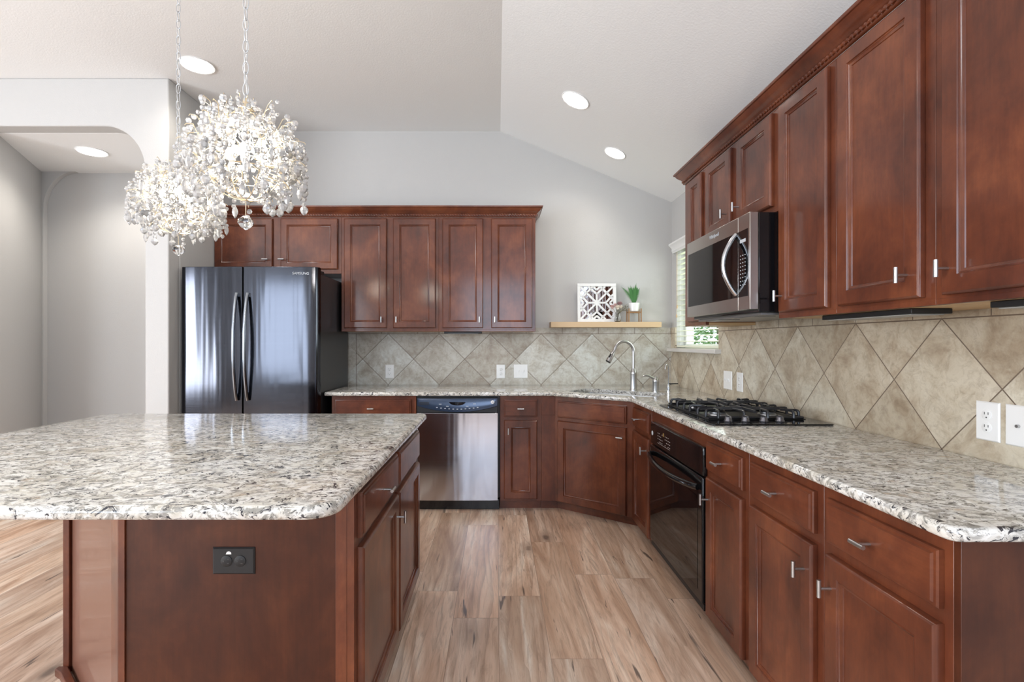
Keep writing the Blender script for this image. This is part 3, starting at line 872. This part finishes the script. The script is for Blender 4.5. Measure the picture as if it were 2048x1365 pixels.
put('clock_dial', (MB().lathe([(.011,0),(.010,.0012)], (-2.835,0,.775), 20, 'y'), plain('amber_dial', (.22,.13,.03), .3)), pm)

# ------------------------------------------------------------------ gas cooktop
r = empty('gas_cooktop', (1.24,2.67,CT)); tag(r, 'black gas cooktop with cast iron grates on the right countertop', 'cooktop')
put('glass_base', (MB().prism(rounded([(-.275,-.375),(.285,-.375),(.285,.375),(-.275,.375)], [.02]*4, 5), 0, .007), M['black_gloss']), r, bevel=.003)
put('rim', (MB().prism([(-.235,-.235),(.235,-.235),(.235,.345),(-.235,.345)], .0072, .010), M['black_matte']), r, bevel=.002)
burn = [(-.125,-.09,.042),(.125,-.09,.036),(-.125,.20,.034),(.125,.20,.046)]
bm_ = M['black_gloss']
for x, y, rad in burn:
    o = put('burner', (MB().lathe([(rad*1.25,0),(rad*1.2,.006),(rad*.95,.010),(rad*.95,.016),(rad*.8,.017)], (x,y,.0102)), plain('burner_base', (.30,.31,.33), .3, .9)), r)
    put('burner_cap', (MB().lathe([(rad*.9,0),(rad*.92,.003),(rad*.85,.007),(rad*.3,.008)], (x,y,.0275)), bm_), o)
def grate(cx, cy, hx, hy):
    mb = MB(); t = .0055; H0 = .050
    def bar(p, q, w=.0055, h=.007):
        p = Vector(p); q = Vector(q); d = (q-p).normalized(); nr = Vector((-d.y, d.x))*w
        mb.add([(p.x-nr.x,p.y-nr.y,H0-2*h),(p.x+nr.x,p.y+nr.y,H0-2*h),(q.x+nr.x,q.y+nr.y,H0-2*h),(q.x-nr.x,q.y-nr.y,H0-2*h),
                (p.x-nr.x*.6,p.y-nr.y*.6,H0),(p.x+nr.x*.6,p.y+nr.y*.6,H0),(q.x+nr.x*.6,q.y+nr.y*.6,H0),(q.x-nr.x*.6,q.y-nr.y*.6,H0)],
               [(0,3,2,1),(4,5,6,7),(0,1,5,4),(1,2,6,5),(2,3,7,6),(3,0,4,7)])
    def arm(p, q):     # curved leg: rises from base then runs inwards
        p = Vector(p); q = Vector(q)
        mb.tube([(p.x,p.y,.013),(p.x,p.y,.036),(p.x+(q.x-p.x)*.06,p.y+(q.y-p.y)*.06,.044),(p.x+(q.x-p.x)*.15,p.y+(q.y-p.y)*.15,.046),(q.x,q.y,.046)], [.0075,.0072,.007,.0062,.005], 8)
    # low base frame
    mb.tube([(cx-hx,cy-hy,.016),(cx+hx,cy-hy,.016),(cx+hx,cy+hy,.016),(cx-hx,cy+hy,.016)], .006, 8, closed=True)
    for sx in (-1, 1):
        bxc = cx+sx*hx*.5
        for k in (-.74, 0.0, .74):
            arm((cx+sx*hx, cy+k*hy), (cx+sx*hx*.66, cy+k*hy*.75))
        for sy in (-1, 1):
            for k in (.25, .80):
                arm((cx+sx*hx*k, cy+sy*hy), (cx+sx*hx*(k*.75+.12), cy+sy*hy*.34))
    bar((cx-hx*.96, cy), (cx+hx*.96, cy)); bar((cx, cy-hy*.96), (cx, cy+hy*.96))
    put('grate', (mb, M['iron']), r)
grate(0, -.09, .225, .138); grate(0, .20, .225, .138)
for x in (-.165,-.085,.0,.075):
    mb = MB(); mb.lathe([(.019,0),(.020,.004),(.017,.010),(.0155,.020),(.013,.023)], (x,-.300,.0072), 20); mb.box(x-.0035, x+.0035, -.318, -.282, .026, .036)
    put('knob', (mb, plain('cooktop_knob', (.16,.16,.18), .16, .8)), r)

# ------------------------------------------------------------------ island
r = empty('kitchen_island', (0,0,0)); tag(r, 'cherry kitchen island base with angled corner panel', 'kitchen island')
XI = -.42
body = [(XI,1.519),(XI,2.66),(-1.65,2.66),(-1.65,2.01),(-1.13,1.519)]
put('cabinet_body', (MB().prism(body, .088, BT), M['cherry']), r, bevel=.001)
put('toe_kick', (MB().prism([(XI-.065,1.519),(XI-.065,2.62),(-1.60,2.62),(-1.60,2.03),(-1.13,1.55)], 0, .0875), M['cherry']), r)
put('end_panel', (MB().box(-1.094, XI-.022, 1.503, 1.5185, 0, BT), M['cherry_panel']), r)
mb = MB(); mb.box(XI-.0215, XI, 1.500, 1.5185, 0, BT); mb.box(XI-.055, XI-.0217, 1.4995, 1.5028, 0, BT)
put('corner_stile', (mb, M['cherry']), r, bevel=.001)
mb = MB(); mb.prism([(-1.112,1.498),(-1.0945,1.498),(-1.0945,1.5185),(-1.128,1.5185)], 0, BT); put('corner_post', (mb, M['cherry']), r)
ax, ay = -1.118, 1.512; ex, ey = -1.665, 2.008
put('angled_panel', (MB().prism([(ax,ay),(ax+.010,ay+.012),(ex+.012,ey+.002),(ex,ey-.010)], 0, BT), plain('island_side_veneer', (.17,.072,.046), .36, Coat_Weight=.3)), r)
put('corner_trim', (MB().box(-1.690,-1.6655, 1.985, 2.035, 0, BT), M['cherry']), r, bevel=.002)
put('base_shoe', (MB().prism([(-1.705,1.965),(-1.668,1.945),(-1.125,1.485),(-1.10,1.470),(-1.10,1.4975),(-1.128,1.507),(-1.668,1.985),(-1.705,1.985)], 0, .030), M['cherry_h']), r, bevel=.004)
# fronts on the +X side: local frame rotated +90
rot = pi/2
def isl(kind, y0, y1, z0, z1, knob=None, kv=True):
    prof = DOOR if kind == 'door' else DRAW
    o = put(kind, (MB().panel(y0, y1, z0, z1, prof), M['cherry'] if kind == 'door' else M['cherry_h']), r, (XI+.0005,0,0), (0,0,rot))
    if knob: put('knob', KV if kv else KH, o, (knob[0], -.0195, knob[1]))
isl('drawer', 1.534, 2.079, .700, .837, (1.80, .770), False)
isl('drawer', 2.108, 2.640, .700, .837)
isl('door', 1.534, 2.079, .092, .672, (2.037, .592))
isl('door', 2.108, 2.640, .092, .672)
oi = rounded([(-.368,2.695),(-2.05,2.695),(-2.05,1.150),(-.368,1.150)], [.035,.035,.06,.075], 10)
ct = put('island_countertop', slab_mesh(oi, .8842, .916, .014))
tag(ct, 'large rectangular speckled granite slab on top of the kitchen island', 'countertop')
def outlet(label, cx, cz, kind, mat, loc, rz, wid=.079, hgt=.124, horiz=False, grp=None):
    o = empty('outlet' if kind == 'outlet' else 'light_switch' if kind == 'switch' else 'wall_plate', loc, rz); tag(o, label, 'outlet' if kind == 'outlet' else 'switch' if kind == 'switch' else 'wall plate', grp)
    if horiz: wid, hgt = hgt, wid
    put('cover_plate', (MB().panel(-wid/2, wid/2, -hgt/2, hgt/2, [(0,-.002),(.004,-.0055)]), mat), o)
    dark = M['slot']
    if kind == 'outlet':
        for s_ in (-1, 1):
            mb = MB(); mb2 = MB()
            cx_, cz_ = (s_*.020, 0) if horiz else (0, s_*.020)
            mb.lathe([(.0165,0),(.0165,.0015),(.0155,.002)], (cx_,-.0055,cz_), 24, 'y')
            f = put('socket', (mb, mat), o)
            if horiz:
                mb2.box(cx_+.002, cx_+.008, -.0078, -.0070, .0050, .0072); mb2.box(cx_+.002, cx_+.008, -.0078, -.0070, -.0072, -.0050); mb2.cyl((cx_-.008,-.0070,0),(cx_-.008,-.0078,0), .0024, n=10)
            else:
                mb2.box(-.0072, -.0050, -.0078, -.0070, cz_+.001, cz_+.009); mb2.box(.0050, .0072, -.0078, -.0070, cz_+.001, cz_+.009); mb2.cyl((0,-.0070,cz_-.008),(0,-.0078,cz_-.008), .0024, n=10)
            put('slots', (mb2, dark), f)
    elif kind == 'switch':
        k = 2 if wid > .1 else 1
        for i in range(k):
            xx = 0 if k == 1 else (-.023 if i == 0 else .023)
            mb = MB(); mb.box(xx-.005, xx+.005, -.0085, -.005, -.012, .012); mb.box(xx-.004, xx+.004, -.016, -.0085, 0, .010)
            put('toggle', (mb, mat), o)
    else:
        put('jack', (MB().cyl((0,-.005,0),(0,-.013,0), .005, n=12), M['nickel']), o)
    return o
WP = M['white_plastic']
outlet('white outlet on the far backsplash nearest the refrigerator', 0,0,'outlet', WP, ((779.5-994)*TY/F, TY-.0005, 1.032), 0)
outlet('white outlet in the middle of the far backsplash, left of the switch plate', 0,0,'outlet', WP, ((1001.7-994)*TY/F, TY-.0005, 1.032), 0)
outlet('white double switch plate on the far backsplash beneath the shelf end', 0,0,'switch', WP, ((1041.6-994)*TY/F, TY-.0005, 1.034), 0, .126)
outlet('white double switch plate on the right backsplash under the window corner', 0,0,'switch', WP, (TX-.0005, 3.448, 1.036), -pi/2, .122)
outlet('narrow white outlet behind the cooktop, right of the window switches', 0,0,'outlet', WP, (TX-.0005, 3.278, 1.036), -pi/2)
outlet('white outlet on the right backsplash nearest the camera', 0,0,'outlet', WP, (TX-.0005, 1.621, 1.038), -pi/2)
outlet('white cable jack plate on the right backsplash cut by the photo edge', 0,0,'jack', WP, (TX-.0005, 1.522, 1.038), -pi/2, .085)
o = outlet('black horizontal outlet on the island end panel', 0,0,'outlet', M['black_matte'], (-.774, 1.5028, .646), 0, horiz=True)
q = [(-.022,.020),(-.006,.020),(-.007,.026),(-.013,.029),(-.019,.027)]
mb = MB(); mb.add([(x,-.0060,z) for x,z in q]+[(x,-.0050,z) for x,z in q], [(0,1,2,3,4),(9,8,7,6,5)]+[(i,5+i,5+(i+1)%5,(i+1)%5) for i in range(5)])
put('sticker', (mb, M['white_plastic']), o)['label'] = 'small white sticker'

# ------------------------------------------------------------------ window over the counter
r = structure(empty('window_1', (0,0,0)))
mb = MB(); xf0, xf1 = XW+.075, XW+.115; t = .035
mb.box(xf0, xf1, WY0, WY0+t, WZ0, WZ1).box(xf0, xf1, WY1-t, WY1, WZ0, WZ1).box(xf0, xf1, WY0+t, WY1-t, WZ0, WZ0+t).box(xf0, xf1, WY0+t, WY1-t, WZ1-t, WZ1).box(xf0, xf1, WY0+t, WY1-t, 1.67, 1.70)
structure(put('window_frame', (mb, M['white_paint']), r)); structure(put('window_glass', (MB().box(XW+.093, XW+.097, WY0+t, WY1-t, WZ0+t, WZ1-t), M['pane']), r))
structure(put('window_sill', (MB().box(1.515, XW+.074, 3.555, 4.56, 1.212, WZ0-.001), M['stone_sill']), r, bevel=.005))
r = empty('window_blind', (XW+.022, (WY0+WY1)/2, WZ1)); tag(r, 'white horizontal slat blind in the window between shelf and right cabinets', 'blind')
mb = MB(); hw = (WY1-WY0)/2-.006; nz = 0; z = -.07
while z > WZ0-WZ1+.03:
    vs = []; nseg = 5
    for i in range(nseg+1):
        u = -1+2*i/nseg; vs += [(u*.0235, -hw, z+.004*(1-u*u)+u*.003), (u*.0235, hw, z+.004*(1-u*u)+u*.003)]
    for i in range(nseg+1):
        u = -1+2*i/nseg; vs += [(u*.0235, -hw, z-.0025+.004*(1-u*u)+u*.003), (u*.0235, hw, z-.0025+.004*(1-u*u)+u*.003)]
    k = 2*(nseg+1); fs = []
    for i in range(nseg): fs += [(2*i,2*i+2,2*i+3,2*i+1),(k+2*i,k+2*i+1,k+2*i+3,k+2*i+2),(2*i,k+2*i,k+2*i+2,2*i+2),(2*i+1,2*i+3,k+2*i+3,k+2*i+1)]
    fs += [(0,1,k+1,k),(k-2,k-1,2*k-1,2*k-2)]
    mb.add(vs, fs); z -= .0445
put('slats', (mb, M['slat']), r)
put('bottom_rail', (MB().box(-.024, .024, -hw, hw, WZ0-WZ1+.006, WZ0-WZ1+.022), M['slat']), r, bevel=.002)
mb = MB()
for y in (-hw+.10, hw-.10): mb.cyl((-.0245,y,-.02),(-.0245,y,WZ0-WZ1+.02), .0008, n=6); mb.cyl((.0245,y,-.02),(.0245,y,WZ0-WZ1+.02), .0008, n=6)
put('ladder_cord', (mb, M['white_paint']), r)
for dy, zz in ((.035,-.53),(.020,-.61)):
    cdm = MB(); cdm.cyl((-.032,hw-dy,-.02),(-.032,hw-dy,zz), .0009, n=6); cdm.lathe([(.003,.02),(.006,.008),(.007,0),(.004,-.012)][::-1], (-.032,hw-dy,zz), 10)
    put('pull_cord', (cdm, M['shelfwood']), r)
sweep([(-.085+.0,.0),(-.085,0)][:0] or [(-.014,hw+.03),(-.040,hw+.03),(-.040,-hw-.03),(-.014,-hw-.03)], [(0,-.055),(.008,-.055),(.010,-.04),(.014,-.035),(.014,-.010),(.028,.012),(.034,.020),(.034,.034),(0,.034)], M['white_paint'], 'valance', r)
# fix: valance swept in local coordinates of the blind
# garden outside
structure(put('ground_outside', (MB().box(XW+.3, 14, -4, 16, -.4, -.3), M['grass'])))
h = empty('neighbour_house', (6.5, 6.0, -.3)); tag(h, 'pale neighbouring house wall seen through the blind', 'house')
mb = MB()
for k in range(12): mb.box(0, .05+.012, 2.2, 8, .2*k, .2*k+.19)
mb.box(.05, 2, 2.2, 8, 0, 3.0)
put('siding', (mb, M['siding']), h)
put('downspout', (MB().cyl((-.08,2.5,0),(-.08,2.5,2.7), .05), M['white_paint']), h)
def shrub(label, c, R, n, seed):
    rnd = random.Random(seed); o = empty('garden_tree', (c[0], c[1], -.3)); tag(o, label, 'tree')
    mb = MB()
    for i in range(n):
        d = Vector((rnd.gauss(0,1), rnd.gauss(0,1), rnd.gauss(0,1))).normalized()*R*rnd.random()**.4
        p = Vector((d.x, d.y, c[2]+.3+d.z*.9)); a = rnd.random()*6.28; s_ = .05+.05*rnd.random()
        u = Vector((cos(a), sin(a), rnd.uniform(-.6,.6)))*s_; v = Vector((-sin(a), cos(a), rnd.uniform(-.6,.6)))*s_*.5
        w_ = u.cross(v).normalized()*.003
        mb.add([p-u, p+v, p+u, p-v, p-u+w_, p+v+w_, p+u+w_, p-v+w_], [(0,1,2,3),(7,6,5,4),(0,4,5,1),(1,5,6,2),(2,6,7,3),(3,7,4,0)])
    put('foliage', (mb, M['leaf_out']), o)
    put('trunk', (MB().tube([(0,0,0),(.03,0,.6),(0,.02,c[2]+.1)], [.07,.05,.03], 8), plain('bark', (.14,.10,.07), .8)), o)
shrub('leafy green tree outside the kitchen window', (4.6, 10.6, 2.1), 1.15, 900, 3)
shrub('smaller green bush outside, low behind the window blind', (5.2, 12.6, 1.0), .9, 500, 5)

# ------------------------------------------------------------------ shelf and decor
SY = 4.46; SZ = 1.474
sh = put('floating_shelf', (MB().box(.4725, 1.440, SY, D-.001, 1.4265, SZ), M['shelfwood']), bevel=.002)
tag(sh, 'light maple floating shelf on the far wall beside the window', 'shelf')
# lattice mirror
mw = .345; r = empty('lattice_mirror', (.8885, 4.530, SZ+.0005)); tag(r, 'square white lattice framed mirror leaning on the floating shelf', 'mirror')
lean = radians(-4)
mb = MB(); a = mw/2; t = .026
mb.box(-a, a, -.010, .012, 0, t).box(-a, a, -.010, .012, mw-t, mw).box(-a, -a+t, -.010, .012, t, mw-t).box(a-t, a, -.010, .012, t, mw-t)
put('frame', (mb, M['white_paint']), r, rot=(lean,0,0), bevel=.002)
put('mirror_glass', (MB().box(-a+t, a-t, .004, .006, t, mw-t), M['mirror']), r, rot=(lean,0,0))
mb = MB(); c0 = mw/2; h_ = a-t
def lat(p, q, w_=.0078):
    p = Vector(p); q = Vector(q); d = (q-p).normalized(); n2 = Vector((-d.y,d.x))*w_
    P4 = [p+n2, p-n2, q-n2, q+n2]
    mb.add([(v.x,-.005,c0+v.y) for v in P4]+[(v.x,.0035,c0+v.y) for v in P4], [(0,1,2,3),(7,6,5,4),(0,4,5,1),(1,5,6,2),(2,6,7,3),(3,7,4,0)])
for s1 in (-1,1):
    for s2 in (-1,1):
        lat((0,0),(s1*h_,s2*h_))
        lat((s1*h_*.52, s2*h_), (0, s2*h_*.55)) ; lat((s1*h_, s2*h_*.52), (s1*h_*.55, 0))
        lat((s1*h_*.22, s2*h_), (s1*h_, s2*h_*.22))
        lat((s1*h_*.22, s2*h_*1.0), (s1*h_*.0, s2*h_*.80)); lat((s1*h_, s2*h_*.22), (s1*h_*.80, 0))
lat((0,-h_*.58),(0,h_*.58)); lat((-h_*.58,0),(h_*.58,0))
mb.prism([(0,0)]*0 or [(-.02,-.006),(.02,-.006),(.02,-.004),(-.02,-.004)], c0-.02, c0+.02)
put('lattice', (mb, M['white_paint']), r, rot=(lean,0,0))
# vase of dried flowers
vx, vy = 1.062, 4.492
r = empty('flower_vase', (vx,vy,SZ+.0003)); tag(r, 'small clear glass vase of pink and cream dried flowers beside the mirror', 'vase')
put('glass_vase', (MB().lathe([(.022,0),(.026,.004),(.030,.02),(.031,.045),(.026,.07),(.019,.082),(.021,.09),(.0195,.09),(.0175,.082),(.0245,.068),(.0293,.045),(.028,.02),(.02,.006)]), M['glass']), r)
rnd = random.Random(4); mb = MB()
fl = [((-.045,0,.125),.030,'petal_pink'),((.0,-.01,.118),.033,'petal_white'),((.018,.0,.150),.034,'petal_mauve'),((.028,-.012,.125),.023,'petal_white'),((-.020,-.005,.145),.020,'petal_pink')]
for (p_, r_, m_) in fl: mb.tube([(0,0,.01),(p_[0]*.3,0,.07),p_], .0013, 6)
for k in range(8):
    a = -.2+k*.18; mb.tube([(0,0,.06),(.04*cos(a),-.01,.10+.01*sin(a)),(.075+.01*sin(k*2),-.01,.10+.012*k*.7)], .0009, 5)
put('stems', (mb, M['stem']), r)
for (p_, r_, m_) in fl:
    fm = MB()
    for k in range(22):
        th = 2*pi*k*.381966; ph = .25+1.15*(k/22)
        d = Vector((cos(th)*sin(ph), sin(th)*sin(ph), cos(ph)))
        tip = Vector(p_)+d*r_; b0 = Vector(p_)+d*r_*.2; u = d.cross(Vector((0,0,1))).normalized()*r_*.34; w2 = d.cross(u).normalized()*.0006
        md = Vector(p_)+d*r_*.65
        fm.add([b0,md+u,tip,md-u,b0+w2,md+u+w2,tip+w2,md-u+w2], [(0,1,2,3),(7,6,5,4),(0,4,5,1),(1,5,6,2),(2,6,7,3),(3,7,4,0)])
    fm.ball(p_, r_*.35)
    put('flower', (fm, M[m_]), r)
fm = MB()
for k in range(70):
    a = rnd.uniform(-.3,.9); q_ = Vector((.035+rnd.random()*.055, -.012+rnd.uniform(-.01,.01), .095+rnd.random()*.045)); fm.ball(q_, .0026, 5, 4)
put('sprig', (fm, plain('sage_sprig', (.17,.17,.13), .7)), r)
# potted fern in a stand
px_, py_ = 1.214, 4.520
st_ = empty('plant_stand', (px_,py_,SZ+.0003)); tag(st_, 'tiny wooden plant stand holding the white pot on the shelf', 'plant stand')
mb = MB()
for sx in (-1,1):
    for sy in (-1,1): mb = MB(); mb.box(sx*.054-.0045, sx*.054+.0045, sy*.035-.0045, sy*.035+.0045, 0, .118); put('leg', (mb, M['walnut']), st_, bevel=.001)
mb = MB(); mb.box(-.0495, .0495, -.005, .005, .078, .092).box(-.005, .005, -.0305, .0305, .0785, .0915).box(-.054, .054, -.038, -.032, .08, .090).box(-.054, .054, .032, .038, .08, .090); put('cross_brace', (mb, M['walnut']), st_)
r = empty('potted_fern', (px_,py_,SZ+.0926)); tag(r, 'small green fern in a white pot on the wooden stand', 'plant')
put('pot', (MB().lathe([(.036,0),(.042,.006),(.0482,.073),(.0485,.076),(.0455,.076),(.044,.068),(.01,.066)]), M['ceramic']), r)
put('soil', (MB().lathe([(.043,0),(.043,.003),(.01,.005)], (0,0,.0675)), plain('soil', (.05,.035,.025), .9)), r)
rnd = random.Random(11)
for k in range(13):
    a = 2*pi*k/13+rnd.uniform(-.2,.2); L_ = rnd.uniform(.14,.19); lean_ = rnd.uniform(.25,.75)
    if k % 3 == 0: lean_ = .15
    fm = MB(); pts = []
    for j in range(9):
        t_ = j/8; o = L_*t_*lean_*(1+.4*t_); pts.append(Vector((cos(a)*o*(.85 if cos(a)<0 else .50), sin(a)*o*.3, .070+L_*t_*(1-.25*lean_*t_))))
    fm.tube(pts, .0009, 5)
    for j in range(1, 25):
        t_ = j/25; i0 = min(7, int(t_*8)); f_ = t_*8-i0; p_ = pts[i0].lerp(pts[i0+1], f_); d = (pts[i0+1]-pts[i0]).normalized()
        side = d.cross(Vector((sin(a)*.3, -1, .2))).normalized(); ll = .027*sin(pi*min(1, t_*.85+.18))
        for s_ in (-1,1):
            tip = p_+side*s_*ll+d*ll*.5; u = d*.0036; w2 = Vector((0,.0005,0))
            fm.add([p_-u,p_+u,tip,p_-u+w2,p_+u+w2,tip+w2], [(0,1,2),(5,4,3),(0,3,4,1),(1,4,5,2),(2,5,3,0)])
    put('frond', (fm, M['leaf']), r)

# ------------------------------------------------------------------ recessed ceiling lights
def downlight(label, loc, tilt, power, R=.098):
    o = empty('recessed_light', loc); o.rotation_euler = (0, tilt, 0); tag(o, label, 'ceiling light', 'recessed can lights in the ceilings')
    put('trim_ring', (MB().lathe([(R*.90,-.0005),(R,-.0005),(R*1.01,-.004),(R*.97,-.008),(R*.90,-.005)]), M['white_plastic']), o)
    put('lens', (MB().lathe([(R*.90,-.001),(R*.89,-.0065),(R*.5,-.0075)]), M['lamp']), o)
    l = bpy.data.lights.new('downlight', 'SPOT'); l.energy = power; l.color = (1,.93,.84); l.spot_size = radians(150); l.spot_blend = .7; l.shadow_soft_size = .09
    lo = bpy.data.objects.new('downlight', l); scene.collection.objects.link(lo); lo.parent = o; lo.location = (0,0,-.03)
    return o
tl = math.atan((CZ-ZR)/(XW-XR))
downlight('recessed light on the flat ceiling left of the chandeliers', (-2.06,3.505,CZ), 0, 14, .112)
def slz(x): return CZ-(CZ-ZR)*(x-XR)/(XW-XR)
downlight('larger recessed light on the sloped ceiling, nearer the camera', (.548,3.558,slz(.548)), tl, 13, .102)
downlight('smaller recessed light on the sloped ceiling, nearest the far wall', (.949,4.10,slz(.949)), tl, 9, .090)
downlight('recessed light in the hall soffit seen through the arch', (-3.31,4.168,AZ), 0, 22, .112)
downlight('added recessed light on the flat ceiling behind the camera, out of view', (-1.2,0.2,CZ), 0, 30, .10)  # unseen lamp, added to the ceiling behind the camera
downlight('added recessed light on the flat ceiling of the room behind, out of view', (-3.6,.6,CZ), 0, 30, .10)  # second added lamp, likewise unseen

# ------------------------------------------------------------------ chandeliers
def cut_drop(r, sz=1.0, n=8):
    mb = MB(); mb.lathe([(r*.08,-r*1.15*sz),(r*.62,-r*.72*sz),(r*.98,-r*.12*sz),(r*.86,r*.42*sz),(r*.42,r*.88*sz),(r*.06,r*1.02*sz)], n=n)
    return mb
DROP = cut_drop(.0155).mesh('crystal', M['crystal'], 0); DROP2 = cut_drop(.023, .75).mesh('crystal_large', M['crystal'], 0); PEND = cut_drop(.0105, 2.0, 6).mesh('crystal_pendant', M['crystal'], 0)
def chandelier(label, x, y, zc, R, seed):
    rnd = random.Random(seed)
    o = empty('crystal_chandelier', (x,y,zc)); tag(o, label, 'chandelier', 'crystal globe chandeliers over the island')
    # chain up to the ceiling
    mb = MB(); z = R*.98; k = 0; top = CZ-zc-.03
    while z < top:
        pts = []
        for j in range(16):
            a = 2*pi*j/16; u = .0095*cos(a); v = .0225*sin(a)
            pts.append((u, 0, z+v) if k % 2 else (0, u, z+v))
        mb.tube(pts, .0017, 6, closed=True); z += .037; k += 1
    put('chain', (mb, M['chain']), o)
    cord = [(.004*sin(i*.9), .004*cos(i*.9), R*.9+(top-R*.9)*i/40) for i in range(41)]
    put('cord', (MB().tube(cord, .0013, 6), M['white_plastic']), o)
    put('canopy', (MB().lathe([(.012,-.03),(.05,-.02),(.062,-.004),(.062,-.0005)], (0,0,CZ-zc)), M['chain']), o)
    put('hub', (MB().lathe([(.006,R*.72),(.022,R*.74),(.028,R*.80),(.012,R*.9),(.007,R*1.0)]), M['wire']), o)
    # wire arms and branches
    wm = MB(); beads = MB(); slots = []
    NB = 92
    for i in range(NB):
        ph = math.acos(1-2*(i+.5)/NB); th = pi*(1+5**.5)*i+rnd.uniform(-.15,.15)
        d = Vector((cos(th)*sin(ph), sin(th)*sin(ph), cos(ph)))
        if d.z < -.86: continue
        base = d*R*.72; base.z = d.z*R*.66
        tip = d*R*rnd.uniform(.92,1.02)+Vector((0,0,R*.10)); tip.z *= .94
        mid = (base+tip)/2+Vector((0,0,.02)); s0 = d.cross(Vector((0,0,1))); s0 = s0.normalized() if s0.length > .1 else Vector((1,0,0))
        root_ = Vector((d.x*R*.30, d.y*R*.30, d.z*R*.45))
        wm.tube([root_, base+s0*.012, mid, tip, tip+Vector((d.x*.004,d.y*.004,-.006))], .0013, 5)
        # string of beads hanging from the tip
        zz = tip.z-.010; m = rnd.choice((3,4,5)) if d.z > -.35 else rnd.choice((1,2))
        for b in range(m):
            rb = rnd.choice((.007,.0085,.010)); zz -= rb*1.15
            beads.ball((tip.x+rnd.uniform(-.006,.006), tip.y+rnd.uniform(-.006,.006), zz), rb, 6, 4); zz -= rb*1.0
        slots.append((tip.x, tip.y, zz-.012, 'p' if rnd.random() < .45 else 'd'))
        for b in range(5):
            q = base.lerp(tip, rnd.uniform(-.1,1))+s0*rnd.uniform(-.035,.035)+Vector((0,0,rnd.uniform(-.03,.012)))
            beads.ball(q, rnd.choice((.007,.0095,.0125)), 6, 4)
        if rnd.random() < .3: slots.append((base.x*1.08, base.y*1.08, base.z-.01, 'l'))
    # ribs of the frame
    for k in range(8):
        a = 2*pi*k/8; pts = [(R*.70*sin(t)*cos(a), R*.70*sin(t)*sin(a), R*.74*cos(t)) for t in [pi*j/12 for j in range(13)]]
        wm.tube(pts, .0016, 5)
    for zc_ in (-.3,.25): wm.tube([(R*.66*cos(2*pi*j/28), R*.66*sin(2*pi*j/28), R*zc_) for j in range(28)], .0016, 5, closed=True)
    put('wire_frame', (wm, M['wire']), o)
    bo = put('crystal_beads', (beads, M['crystal']), o); bo['kind'] = 'stuff'
    rnd.shuffle(slots)
    for (sx, sy, sz, kd) in slots[:99]:
        put('crystal', {'p': PEND, 'd': DROP, 'l': DROP2}[kd], o, (sx,sy,sz), (0,0,rnd.random()*3))
    put('crystal_ball', (cut_drop(.0265, .85, 12), M['glass']), o, (0,0,-R*1.12))
    put('drop_link', (MB().cyl((0,0,-R*1.02),(0,0,-R*.74), .0012, n=6), M['wire']), o)
    for k in range(4):
        a = 2*pi*k/4+.5; bx_, by_ = .055*cos(a), .055*sin(a)
        b_ = put('bulb', (MB().lathe([(.006,0),(.013,.018),(.0155,.032),(.010,.055),(.002,.072)], (bx_,by_,-.01)), M['bulb']), o)
        put('candle_sleeve', (MB().cyl((bx_,by_,-.065),(bx_,by_,-.012), .008, n=12), M['white_plastic']), b_)
    l = bpy.data.lights.new('chandelier_glow', 'POINT'); l.energy = 9; l.color = (1,.91,.78); l.shadow_soft_size = .09
    lo = bpy.data.objects.new('chandelier_glow', l); scene.collection.objects.link(lo); lo.parent = o; lo.location = (0,0,.03)
chandelier('larger-looking crystal globe chandelier, nearer and right of its twin', -.862, 1.75, 1.925, .200, 21)
chandelier('smaller-looking crystal globe chandelier, farther back to the left', -1.468, 2.35, 1.935, .196, 33)
